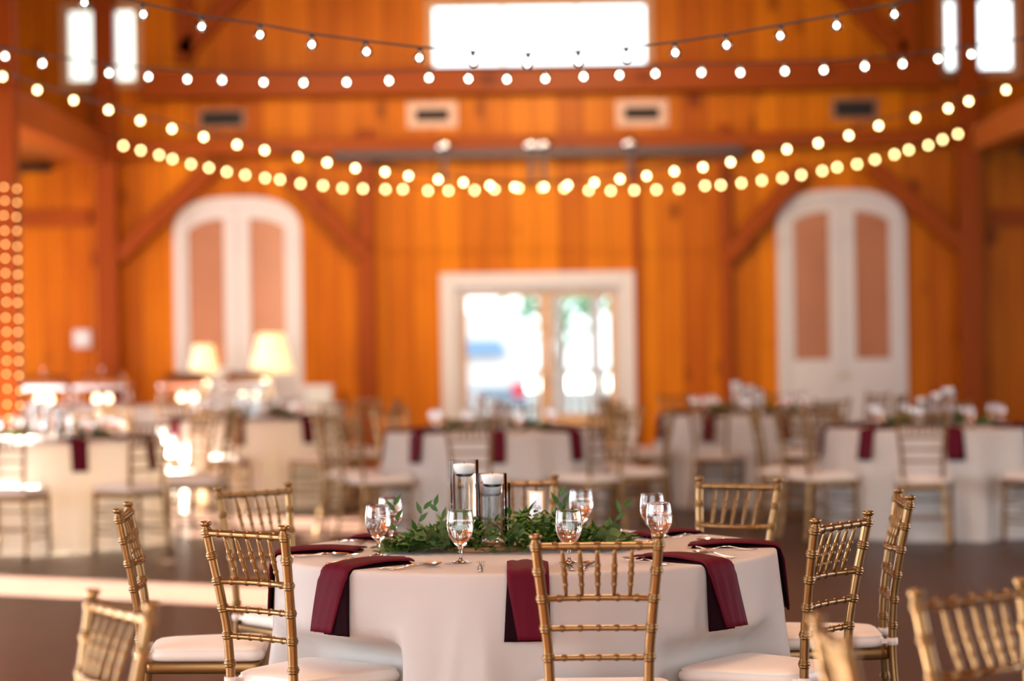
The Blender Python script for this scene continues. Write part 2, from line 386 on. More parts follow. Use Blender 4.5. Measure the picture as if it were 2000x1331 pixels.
# ------------------------------------------------------------------ glass double door
x0, x1, _, z1 = dr
o = MB(); tw = .17
o.box(x0-tw, x0, BY-.05, BY+.02, 0, z1+tw); o.box(x1, x1+tw, BY-.05, BY+.02, 0, z1+tw); o.box(x0, x1, BY-.05, BY+.02, z1, z1+tw)
o.box(x0, x0+.04, BY+.02, BY+.18, 0, z1); o.box(x1-.04, x1, BY+.02, BY+.18, 0, z1); o.box(x0+.04, x1-.04, BY+.02, BY+.18, z1-.04, z1)
door = S(o.build('door_1', WHITE, bevel=.006))
xm = P(1066, 700, BY).x
def leaf(xa, xb, st, bottom, flip):
    l = MB(); ya, yb = BY+.06, BY+.10
    l.box(xa, xa+st, ya, yb, .01, z1-.045); l.box(xb-st, xb, ya, yb, .01, z1-.045)
    l.box(xa+st, xb-st, ya, yb, z1-.045-st*.7, z1-.045); l.box(xa+st, xb-st, ya, yb, .01, bottom)
    lo = l.build('door_leaf', TAN, door, bevel=.004)
    MB().box(xa+st, xb-st, ya+.018, ya+.022, bottom, z1-.045-st*.7).build('pane', PANE, lo)
    hx = xb-st/2 if flip else xa+st/2
    MB().tube([(hx, ya, 1.0), (hx, ya-.05, 1.0), (hx+(-.1 if flip else .1), ya-.05, 1.0)], .01, 8).build('door_handle', STEEL, lo)
leaf(x0+.045, xm-.002, .07, .28, True); leaf(xm+.002, x1-.045, .075, .62, False)

# ------------------------------------------------------------------ arched double doors
def arched(name, px0, px1, ytop, pb, panes):
    a = P(px0, 600, BY); b = P(px1, 600, BY); zt = P((px0+px1)/2, ytop, BY).z; X0, X1 = a.x, b.x; w_ = X1 - X0
    rise = .42; zs = zt - rise; fr = .10
    def arch(xa, xb, zsp, rs, n=28):
        cx = (xa+xb)/2; hw = (xb-xa)/2
        return [(cx - hw*math.copysign(abs(math.cos(PI*k/n))**.72, math.cos(PI*k/n)), zsp + rs*math.sin(PI*k/n)**.8) for k in range(n+1)]
    out = [(X0, 0)] + arch(X0, X1, zs, rise) + [(X1, 0)]; inn = [(X0+fr, 0)] + arch(X0+fr, X1-fr, zs, rise-fr) + [(X1-fr, 0)]
    f = MB(); n = len(out); ya, yb = BY-.07, BY
    vs = [(p[0], ya, p[1]) for p in out] + [(p[0], ya, p[1]) for p in inn] + [(p[0], yb, p[1]) for p in out] + [(p[0], yb, p[1]) for p in inn]
    fs = []
    for i in range(n-1): fs += [(i, i+1, n+i+1, n+i), (2*n+i+1, 2*n+i, 3*n+i, 3*n+i+1), (i+1, i, 2*n+i, 2*n+i+1), (n+i, n+i+1, 3*n+i+1, 3*n+i)]
    f.add(vs, fs, False); d = S(f.build(name, WHITE))
    cx = (X0+X1)/2; zb = pb
    for s in (-1, 1):
        xa, xb = (X0+fr+.004, cx-.003) if s < 0 else (cx+.003, X1-fr-.004)
        st = (xb-xa)
        pa, pbx = P(panes[0 if s < 0 else 2], 600, BY).x, P(panes[1 if s < 0 else 3], 600, BY).x
        ar = arch(X0+fr, X1-fr, zs, rise-fr-.004, 40)
        top = [p for p in ar if xa <= p[0] <= xb]
        def ztop(x):
            for i in range(len(ar)-1):
                if ar[i][0] <= x <= ar[i+1][0]:
                    t = (x-ar[i][0])/max(1e-6, ar[i+1][0]-ar[i][0]); return ar[i][1] + t*(ar[i+1][1]-ar[i][1])
            return zs
        l = MB(); y1, y2 = BY-.045, BY-.002; K = 14
        def slab(fa, fb, lo, hi):
            vs = []; fs = []
            for k in range(K+1):
                x = fa + (fb-fa)*k/K; lz, hz = lo(x), hi(x)
                vs += [(x,y1,lz), (x,y1,hz), (x,y2,lz), (x,y2,hz)]
            for k in range(K):
                q = k*4; fs += [(q, q+4, q+5, q+1), (q+2, q+3, q+7, q+6), (q+1, q+5, q+7, q+3), (q, q+2, q+6, q+4)]
            fs += [(0,1,3,2), (K*4, K*4+2, K*4+3, K*4+1)]
            l.add(vs, fs, False)
        slab(xa, pa, lambda x: .01, ztop); slab(pbx, xb, lambda x: .01, ztop)
        slab(pa, pbx, lambda x: .01, lambda x: zb); slab(pa, pbx, lambda x: ztop(x)-.13, ztop)
        # raised lower panel
        l.box(pa+.02, pbx-.02, BY-.06, BY-.045, .2, zb-.18)
        lo_ = l.build('door_leaf', WHITE, d)
        g = MB(); vs = []; fs = []
        for k in range(K+1):
            x = pa + (pbx-pa)*k/K; vs += [(x, BY-.022, zb), (x, BY-.022, ztop(x)-.13)]
        fs = [(k*2, k*2+2, k*2+3, k*2+1) for k in range(K)]
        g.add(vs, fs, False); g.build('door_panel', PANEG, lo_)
        hx = xb-.05 if s < 0 else xa+.05
        MB().lathe([(0,0), (.022,.01), (.022,.03), (0,.04)], 12).build('door_knob', BRASS, lo_).matrix_local = Matrix.Translation((hx, BY-.045, 1.0)) @ Matrix.Rotation(PI/2, 4, 'X')
arched('door_2', 342, 591, 385, P(465, 716, BY).z, (371, 440, 490, 558))
arched('door_3', 1518, 1769, 371, P(1645, 702, BY).z, (1551, 1620, 1670, 1737))

# ------------------------------------------------------------------ vents, track, thermostat
for (xa, ya, xb, yb, pale, lb) in ((388, 213, 480, 251, 0, 'dark air vent with a brown frame, leftmost of the four'),
        (795, 200, 893, 250, 1, 'air vent with a wide pale frame, second from the left'),
        (1203, 196, 1304, 247, 1, 'air vent with a wide pale frame, third from the left'),
        (1624, 192, 1714, 234, 0, 'dark air vent with a brown frame, rightmost of the four')):
    r = rect(xa, ya, xb, yb); v = empty('air_vent', ((r[0]+r[1])/2, BY, (r[2]+r[3])/2)); tag(v, lb, 'vent')
    hw, hh = (r[1]-r[0])/2, (r[3]-r[2])/2; t = .075 if pale else .03
    f = MB(); f.box(-hw, hw, -.025, -.002, hh-t, hh); f.box(-hw, hw, -.025, -.002, -hh, -hh+t); f.box(-hw, -hw+t*1.2, -.025, -.002, -hh+t, hh-t); f.box(hw-t*1.2, hw, -.025, -.002, -hh+t, hh-t)
    f.build('frame', VFR if pale else VFD, v)
    g = MB(); g.box(-hw+t*1.2, hw-t*1.2, -.010, -.002, -hh+t, hh-t)
    n = 7
    for k in range(n):
        z = -hh+t + (2*hh-2*t)*(k+.5)/n; g.box(-hw+t*1.2, hw-t*1.2, -.022, -.010, z-.004, z+.006)
    g.build('grille', DARK, v)
tr = empty('barn_door_track', (P(1050, 298, BY-.3).x, BY-.3, P(1050, 298, BY-.3).z)); tag(tr, 'long black iron sliding door track above the glass doors', 'track')
hw = pxw(396)
MB().box(-hw, hw, -.012, .012, -.045, .045).build('rail', BLKM, tr, bevel=.003)
for x in (870, 1040, 1064, 1232):
    dx = (x-1052)*(BY-.3)/F
    h = MB(); h.box(dx-.025, dx+.025, -.03, -.014, -.42, .06).lathe([(0,-.01), (.07,-.01), (.07,.01), (0,.01)], 20, (0,0,0))
    o = MB().box(dx-.025, dx+.025, -.03, -.014, -.30, .08).build('hanger', BLKM, tr)
    wl = MB().lathe([(0,-.012), (.065,-.012), (.07,0), (.065,.012), (0,.012)], 20).build('wheel', STEEL, o)
    wl.matrix_local = Matrix.Translation((dx, -.045, .09)) @ Matrix.Rotation(PI/2, 4, 'X')
p = P(162, 662, BY)
th = MB().box(p.x-.10, p.x+.10, BY-.04, BY-.001, p.z-.10, p.z+.10).build('thermostat', WHITE, bevel=.03)
tag(th, 'small white wall thermostat beside the left main post', 'thermostat')
MB().box(p.x-.05, p.x+.05, BY-.045, BY-.04, p.z-.01, p.z+.05).build('display', CARD, th)

# ================================================================== string lights
def strand(pts, Y, label, r_g, fil, r_f):
    W = [P(x, y, Y) for (x, y) in pts]
    root = empty('string_light_strand', (W[len(W)//2].x, Y, W[len(W)//2].z)); tag(root, label, 'string lights')
    o = root.location
    up = Vector((0, 0, r_g*1.9))
    path = [p - o + up for p in W]
    ext0 = path[0] + (path[0]-path[1])*2; ext1 = path[-1] + (path[-1]-path[-2])*2
    MB().tube([ext0] + path + [ext1], .0045 if Y < 15 else .006, 6).build('cord', BLACK, root)
    prof = [(0, -r_g)] + [(r_g*math.sin(PI*k/12), -r_g*math.cos(PI*k/12)) for k in range(1, 11)] + [(r_g*.42, r_g*1.02), (r_g*.40, r_g*1.15)]
    gm = MB().lathe(prof, 16).mesh('bulb', BULBG)
    fm = MB().lathe([(0, -r_f)] + [(r_f*math.sin(PI*k/6), -r_f*1.15*math.cos(PI*k/6)) for k in range(1, 6)] + [(0, r_f)], 10).mesh('filament', fil)
    sm = MB().lathe([(0, r_g*1.12), (r_g*.46, r_g*1.12), (r_g*.46, r_g*1.75), (r_g*.25, r_g*1.95), (0, r_g*1.95)], 10).mesh('socket', BLACK)
    for p in W:
        b = bpy.data.objects.new('bulb', gm); COL.objects.link(b); b.parent = root; b.location = p - o
        b.rotation_euler = (R.uniform(-.1,.1), R.uniform(-.12,.12), 0)
        for nm, me in (('filament', fm), ('socket', sm)):
            c = bpy.data.objects.new(nm, me); COL.objects.link(c); c.parent = b
R1 = [(165,5),(280,28),(394,52),(508,68),(609,87),(716,101),(819,113),(925,121),(1030,125),(1130,121),(1225,114),(1319,103),(1419,88),(1524,70),(1634,50),(1747,28)]
R2 = [(10,110),(83,124),(213,143),(290,150),(366,155),(434,157),(515,161),(593,162),(677,161),(760,158),(838,152),(915,154),(990,155),(1065,154),(1140,150),(1210,147),(1280,144),(1370,142),(1446,142),(1533,139),(1609,137),(1689,130),(1763,125),(1832,115),(1897,106)]
R3 = [(5,150),(73,176),(144,196),(212,215),(274,236),(336,252),(398,268),(463,283),(517,294),(582,307),(639,318),(694,329),(752,336),(798,344),(856,351),(905,357),(957,363),(1005,366),(1063,366),(1109,362),(1161,357),(1211,350),(1263,344),(1317,335),(1373,327),(1427,317),(1481,306),(1537,292),(1598,280),(1658,265),(1716,246),(1788,230),(1852,212),(1892,198),(1965,176)]
R4 = [(241,285),(275,294),(311,303),(337,311),(373,321),(408,328),(443,336),(479,342),(518,348),(547,351),(587,359),(631,363),(669,368),(709,369),(753,370),(787,370),(836,373),(876,373),(927,372),(966,370),(1013,368),(1059,367),(1102,368),(1150,372),(1193,373),(1239,372),(1282,371),(1326,369),(1377,363),(1408,362),(1448,358),(1488,353),(1528,348),(1565,342),(1606,334),(1635,327),(1674,321),(1709,312),(1747,302),(1775,293),(1813,284),(1841,273),(1871,262)]
strand(R1, 9.8, 'topmost black string of round bulbs, nearest the camera, crossing the big window', .023, FILC, .0105)
strand(R2, 12.8, 'second string of round bulbs from the top, nearly level below the windows', .024, FILC, .0125)
strand(R3, 17.3, 'third string of bulbs from the top, sagging deeply under the vents', .022, FIL, .016)
strand(R4, 24.8, 'lowest and farthest string of closely spaced yellow bulbs', .022, FIL, .017)
# fairy lights wound round the near post
fs = empty('fairy_light_string', (NPX, NPY, 0)); tag(fs, 'warm fairy lights wound tightly round the near post at the left edge', 'fairy lights')
rr = .135; zt, zb_ = P(15, 345, NPY).z, P(15, 850, NPY).z
turns = 18; pts = []
def sq(a):      # rounded-square path around the post
    c_, s_ = math.cos(a), math.sin(a); k = 1/max(abs(c_), abs(s_)); k = min(k, 1.16); return Vector((c_*rr*k, s_*rr*k, 0))
for i in range(turns*20+1):
    a = 2*PI*i/20; v = sq(a); v.z = zt + (zb_-zt)*i/(turns*20); pts.append(v)
MB().tube(pts, .003, 4).build('cord', BLACK, fs)
fm = MB().lathe([(0,-.009), (.008,-.005), (.009,.002), (.006,.008), (0,.010)], 8).mesh('bulb', FAIRY)
for t in range(turns):
    for a in (-PI*.78, -PI*.43, -PI*.24):
        v = sq(a)*1.09; v.z = zt + (zb_-zt)*(t + (a % (2*PI))/(2*PI))/turns + R.uniform(-.008,.008); v.x += R.uniform(-.006,.006)
        b = bpy.data.objects.new('bulb', fm); COL.objects.link(b); b.parent = fs; b.location = v

# ================================================================== chiavari chair
def ringed(path_pts, r, rings, seg=12, taper=None, n=6, end=None):
    """turned member along a smooth path with double rings at the given fractions; taper(t)->scale"""
    pts = smoothish(path_pts, n) if len(path_pts) > 2 else [Vector(path_pts[0]).lerp(Vector(path_pts[1]), k/10) for k in range(11)]
    acc = [0]
    for i in range(1, len(pts)): acc.append(acc[-1] + (pts[i]-pts[i-1]).length)
    L = acc[-1]
    def at(d):
        d = max(0, min(L, d))
        for i in range(1, len(acc)):
            if d <= acc[i]: t = (d-acc[i-1])/max(1e-9, acc[i]-acc[i-1]); return pts[i-1].lerp(pts[i], t)
        return pts[-1]
    st = [(d, 1.0) for d in acc]
    w = r*.24
    for t in rings:
        c = t*L
        st = [q for q in st if abs(q[0]-c) > w*4.2]
        for (dd, k) in ((-4.0,1), (-3.1,1), (-2.6,1.20), (-1.8,1.20), (-1.3,1.04), (-.9,1.32), (.9,1.32), (1.3,1.04), (1.8,1.20), (2.6,1.20), (3.1,1), (4.0,1)): st.append((c+dd*w, k))
    st.sort(); st = [q for q in st if 0 <= q[0] <= L]
    return [at(d) for d, k in st], [r*k*(taper(d/L) if taper else 1) for d, k in st], seg
def member(name, path, r, rings, parent, **kw):
    p_, rd, sg = ringed(path, r, rings, **kw); return MB().tube(p_, rd, sg).build(name, GOLD, parent)
def make_chair():
    c = empty('chiavari_chair')
    zs = [0, .22, .42, .58, .66, .745, .83, .905]; hx = [.165, .150, .134, .136, .142, .150, .159, .165]; hy = [-.245, -.205, -.190, -.196, -.206, -.220, -.236, -.250]
    def back(z):
        for i in range(len(zs)-1):
            if z <= zs[i+1]: t = (z-zs[i])/(zs[i+1]-zs[i]); return hx[i]+t*(hx[i+1]-hx[i]), hy[i]+t*(hy[i+1]-hy[i])
        return hx[-1], hy[-1]
    for s in (-1, 1):
        path = [(s*hx[i], hy[i], zs[i]) for i in range(len(zs))]
        fr = [z/.905 for z in (.10, .20, .30, .50, .583, .664, .746, .822, .890)]
        pp, rd, sg = ringed(path, .0138, fr, 14, n=5)
        mb = MB().tube(pp, rd, sg); x, y = hx[-1], hy[-1]
        mb.lathe([(0,-.004), (.0125,-.003), (.0108,.001), (.0108,.004), (.0160,.008), (.0172,.011), (.0172,.016), (.0150,.019), (0,.0205)], 16, (s*x, y-.001, .905))
        mb.build('back_post', GOLD, c)
        member('leg', [(s*.185, .190, 0), (s*.180, .178, .40)], .0145, (.25,.5,.75,.95), c)
    def cross(name, z, r, n, bow, parent, seg=12):
        x, y = back(z)
        path = [(-x, y, z), (-x*.5, y+bow*.75, z), (0, y+bow, z), (x*.5, y+bow*.75, z), (x, y, z)]
        return member(name, path, r, [.5 + (k-(n-1)/2)/(n+.8) for k in range(n)], parent, seg=seg)
    cross('top_rail', .890, .0098, 5, .004, c)
    cross('cross_rail', .746, .0086, 5, .030, c); cross('cross_rail', .664, .0080, 5, .012, c); cross('cross_rail', .583, .0080, 5, .010, c)
    for i in range(-2, 3):
        yt = back(.890)[1] + .003; b = back(.746)[1] + .029 - .004*abs(i)
        member('spindle', [(i*.047, yt, .884), (i*.043, b, .748)], .0065, (.35,.52,.74), c, seg=10, taper=lambda t: .62 + .5*math.sin(PI*min(1, max(0, t*1.0))) if t < .99 else .6)
    # seat frame: rounded trapezoid
    def outline(hwF, hwB, yF, yB, rc, n=6):
        cs = [(hwF, yF), (-hwF, yF), (-hwB, yB), (hwB, yB)]; out = []
        for i in range(4):
            p = Vector(cs[i]); a = (Vector(cs[i-1])-p).normalized(); b = (Vector(cs[(i+1) % 4])-p).normalized()
            for k in range(n+1):
                t = k/n; out.append(p + a*rc*(1-t)**2 + b*rc*t**2)
        return out
    def loft(layers, capT=True):
        mb = MB(); n = len(layers[0][0]); vs = []; fs = []
        for (ol, z) in layers: vs += [(p.x, p.y, z) for p in ol]
        for j in range(len(layers)-1):
            for i in range(n): fs.append((j*n+i, j*n+(i+1) % n, (j+1)*n+(i+1) % n, (j+1)*n+i))
        fs.append(tuple(range(n-1, -1, -1))); m_ = len(layers)-1; fs.append(tuple(m_*n+i for i in range(n)))
        return mb.add(vs, fs, True)
    loft([(outline(.196,.143,.196,-.178,.03), .390), (outline(.200,.147,.200,-.182,.032), .396), (outline(.200,.147,.200,-.182,.032), .421), (outline(.196,.143,.196,-.178,.03), .427)]).build('seat_frame', GOLD, c)
    lay = []
    for (g, z) in ((-.012,.441), (-.003,.446), (.002,.456), (.000,.469), (-.006,.4755), (-.004,.478), (-.006,.4805), (-.018,.487), (-.045,.492), (-.09,.495), (-.13,.496)):
        lay.append((outline(.205+g, .152+g, .208+g, -.166-g, max(.012, .055+g*.3)), z-.0125))
    cu = loft(lay).build('cushion', CUSH, c)
    for s in (-1, 1):
        x, y = .1345, -.191
        MB().lathe([(.0146,-.012), (.0172,-.012), (.0176,0), (.0172,.012), (.0146,.012), (.0146,-.012)], 16, (s*x, y, .449)).box(s*x-.004, s*x+.004, y+.012, y+.05, .442, .456).build('strap', CUSH, cu)
    for z in (.14, .26):
        xb, yb = back(z)
        for s in (-1, 1): member('stretcher', [(s*xb, yb, z), (s*.184, .186, z)], .008, (.2,.4,.6,.8), c, seg=8)
    for z in (.18, .30): member('stretcher', [(-.184, .187, z), (.184, .187, z)], .008, (.2,.4,.6,.8), c, seg=8)
    xb, yb = back(.2); member('stretcher', [(-xb, yb, .2), (xb, yb, .2)], .008, (.2,.4,.6,.8), c, seg=8)
    return c
CH0 = make_chair(); first = [True]
def chair(x, y, rz, label, group):
    """x,y = seat centre; rz: the sitter looks along local +Y"""
    o = CH0 if first[0] else clone(CH0); first[0] = False
    o.location = (x, y, 0); o.rotation_euler = (0, 0, rz); tag(o, label, 'chair', group); return o
def chair_back_at(bx, by, fx, fy, label, group):
    """place by the spot of the top rail and the direction (fx,fy) the sitter faces"""
    f = Vector((fx, fy)).normalized(); return chair(bx + f.x*.25, by + f.y*.25, math.atan2(-f.x, f.y), label, group)

# ================================================================== tables
class Cloth:
    def __init__(s, seed, rad=.79, dents=()):
        r = random.Random(seed); s.rad = rad; s.dents = dents
        s.cr = [(r.uniform(0, 6.28), r.uniform(-.22,.22), r.uniform(.014,.034), r.uniform(.02,.05)) for _ in range(26)]
        s.w = [(n, r.uniform(.4, 1)*a, r.uniform(0, 6.28)) for n, a in ((5,.25), (8,.35), (11,.5), (14,.6), (18,.6), (23,.45), (29,.25))]
    def rr(s, th, z, zt=.770):
        t = max(0, min(1, (zt - z)/zt)); q = t**1.15
        f = sum(a*math.sin(n*th + ph + .8*t*math.sin(3*th+ph)) for n, a, ph in s.w)
        f = 1 - abs(f)*.9 if False else f
        k = math.tanh(f*1.0)
        r = s.rad + .012 + q*(.048 + .078*k) + .003*math.sin(31*th + 4*math.sin(2*th))*t
        for (ca_, sl, am, wd_) in s.cr:
            d = (th - ca_ - sl*t + PI) % (2*PI) - PI; r += am*min(1, t*1.3)*math.exp(-abs(d)/wd_)
        for (dt, amt, wd) in s.dents:
            d = (th-dt+PI) % (2*PI) - PI; r -= amt*math.exp(-(d/wd)**2)*min(1, t*2.2)
        return r
    def mesh(s, zt=.770, nu=300):
        mb = MB(); rings = []
        for rad in (.0, .25, .5, .65, .72, .77, s.rad): rings.append(('t', rad))
        for k in range(1, 5): rings.append(('e', k/4))
        for k in range(1, 26): rings.append(('d', k/25))
        def fn(i, j):
            th = 2*PI*i/nu; kind, v = rings[j]
            if kind == 't': r, z = max(v, .001), zt
            elif kind == 'e': r, z = s.rad + .012*math.sin(v*PI/2), zt - .012*(1-math.cos(v*PI/2))
            else: z = (zt-.012)*(1-v) + .004*v; r = s.rr(th, z, zt)
            return (r*math.cos(th), r*math.sin(th), z)
        return mb.grid(fn, nu, len(rings), closed=True)
FOLDT = MB(); 
def tableparts():
    t = empty('round_table')
    MB().lathe([(0,.738), (.778,.738), (.782,.744), (.782,.760), (.778,.766), (0,.766)], 48).build('tabletop', SLICE, t)
    for k in range(4):
        a = PI/4 + k*PI/2
        MB().tube([(.55*math.cos(a), .55*math.sin(a), 0), (.45*math.cos(a), .45*math.sin(a), .738)], .014, 8).build('leg', BLKM, t)
    return t
TT0 = tableparts(); ttf = [True]
TZ = .7705
# napkin: folded satin strip lying radially and hanging over the edge
def napkin_mesh(cl, ang, hang=.19, inner=.53, wd=.130, twist=.0, splay=.05):
    """local frame: x radial, y tangential (both about the table centre), returns MB in table frame"""
    mb = MB(); ca, sa = math.cos(ang), math.sin(ang); NV = 9
    def sheet(th0, yo, w_, hg, inn, mi, lift, sk, tp):
        prof = []
        R0 = cl.rad
        for k in range(9): r = inn + (R0-.012-inn)*k/8; prof.append((r, TZ + th0 + lift*math.sin(PI*k/8)*.5, 0))
        for k in range(1, 5): a = k/4*PI/2; prof.append((R0-.010 + (.026+th0)*math.sin(a), TZ - .018 + (.018+th0)*math.cos(a), 0))
        for k in range(1, 11):
            z = TZ - .018 - hg*k/10
            rr_ = max(cl.rr(ang + d/R0, z, .770) for d in (-.09,-.05,0,.05,.09)) + .008 + th0; prof.append((rr_, z, k/10))
        n = len(prof); top = []; 
        for (r, z, t) in prof:
            for j in range(NV):
                y = (j/(NV-1)-.5)*w_*(1 - tp*t) + yo + sk*t
                bulge = .005*math.cos((j/(NV-1)-.5)*PI)*(1 if t == 0 else .6) + .002*math.sin(j*2.2+t*3)
                slant = (.03*(j/(NV-1)-.5)) if (r < inn+.001) else 0
                rad = r + (bulge if t > 0 else 0) + slant; zz = z + (bulge if t == 0 else 0)
                top.append((rad*ca - y*sa, rad*sa + y*ca, zz))
        bot = []
        for i, (r, z, t) in enumerate(prof):
            for j in range(NV):
                p = Vector(top[i*NV+j]); 
                dn = Vector((-ca*.006, -sa*.006, 0)) if t > 0 else (Vector((-ca*.002, -sa*.002, -.003)) if i >= 9 else Vector((0,0,-.004)))
                bot.append(p + dn)
        fs = [(i*NV+j, i*NV+j+1, (i+1)*NV+j+1, (i+1)*NV+j) for i in range(n-1) for j in range(NV-1)]
        K = n*NV; fs += [tuple(K+q for q in reversed(f)) for f in list(fs)]
        for i in range(n-1):
            fs.append((i*NV, (i+1)*NV, K+(i+1)*NV, K+i*NV)); fs.append((i*NV+NV-1, K+i*NV+NV-1, K+(i+1)*NV+NV-1, (i+1)*NV+NV-1))
        for j in range(NV-1):
            fs.append((j+1, j, K+j, K+j+1)); q = (n-1)*NV; fs.append((q+j, q+j+1, K+q+j+1, K+q+j))
        mb.add(top + bot, fs, True, mi)
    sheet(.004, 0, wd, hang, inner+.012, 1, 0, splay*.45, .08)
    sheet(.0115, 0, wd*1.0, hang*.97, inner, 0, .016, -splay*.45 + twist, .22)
    return mb
# goblet with water
def goblet_proto():
    g = empty('water_goblet'); H = .172
    out = [(0,0), (.034,.0), (.0345,.0015), (.030,.003), (.012,.006), (.0052,.012), (.0045,.028), (.0050,.040), (.0085,.050), (.018,.060), (.029,.073), (.0385,.090), (.0430,.108), (.0440,.125), (.0428,.145), (.0400,.165), (.0393,.1715), (.0391,.172)]
    inn = [(.0387,.172), (.0385,.1715), (.0390,.165), (.0416,.145), (.0427,.125), (.0417,.108), (.0372,.091), (.0280,.0755), (.0165,.064), (.0070,.0565), (0,.055)]
    MB().lathe([(r*.95, z*.93) for r, z in out + inn], 40).build('bowl', GLASS, g)
    wt = [(0,.0555), (.0064,.0570), (.0160,.0645), (.0274,.0760), (.0366,.0912), (.0411,.108), (.0420,.125), (.0414,.1375), (.0412,.138), (.0404,.1382), (.038,.138), (0,.138)]
    MB().lathe([(r*.95, z*.93) for r, z in wt], 32).build('water', WATER, g)
    return g
GB0 = goblet_proto(); gbf = [True]
def goblet(x, y, z, label, group, ice=False):
    o = GB0 if gbf[0] else clone(GB0); gbf[0] = False
    o.location = (x, y, z); o.rotation_euler = (0, 0, R.uniform(0, 6)); tag(o, label, 'glass', group)
    if ice:
        for k in range(5):
            a = R.uniform(0, 6.28); s = .0095; M_ = Matrix.Translation((.017*math.cos(a), .017*math.sin(a), .088 + .0100*k)) @ Matrix.Rotation(R.uniform(0, 3), 4, (R.random(), R.random(), 1))
            mb = MB().box(-s, s, -s, s, -s, s, M=M_); b = mb.build('ice_cube', ICE, o, bevel=.003)
    return o
# cylinder vase with water, floating candle
VM = {}
def vase(x, y, z, H, rad, label, group, wl=.84):
    key = (round(H,3), round(rad,3)); v = empty('cylinder_vase', (x, y, z)); tag(v, label, 'vase', group)
    if key not in VM:
        t = .0032
        VM[key] = (MB().lathe([(0,0), (rad-.004,0), (rad,.004), (rad,H-.001), (rad-.0015,H), (rad-t,H-.001), (rad-t,.012), (0,.010)], 64, hold=True).mesh('glass_cylinder', VGLASS),
                   MB().lathe([(0,.0105), (rad-t-.0004,.0125), (rad-t-.0004,H*wl), (rad-t-.002,H*wl-.001), (0,H*wl-.001)], 64, hold=True).mesh('water', WATER))
    for nm, me in (('glass_cylinder', VM[key][0]), ('water', VM[key][1])):
        o = bpy.data.objects.new(nm, me); COL.objects.link(o); o.parent = v
    return v
def candle(x, y, z, rad, label, group):
    r = rad; key = ('c', round(r,3))
    if key not in VM:
        VM[key] = (MB().lathe([(0,-.024), (r*.45,-.022), (r*.75,-.012), (r*.95,.004), (r,.012), (r*.96,.017), (r*.7,.019), (r*.2,.0175), (0,.017)], 32).mesh('wax', WAX),
                   MB().tube([(0,0,.016), (.001,0,.026)], .0009, 6).mesh('wick', WICK))
    c = empty('floating_candle', (x, y, z)); tag(c, label, 'candle', group)
    for nm, me in (('wax', VM[key][0]), ('wick', VM[key][1])):
        o = bpy.data.objects.new(nm, me); COL.objects.link(o); o.parent = c
    return c
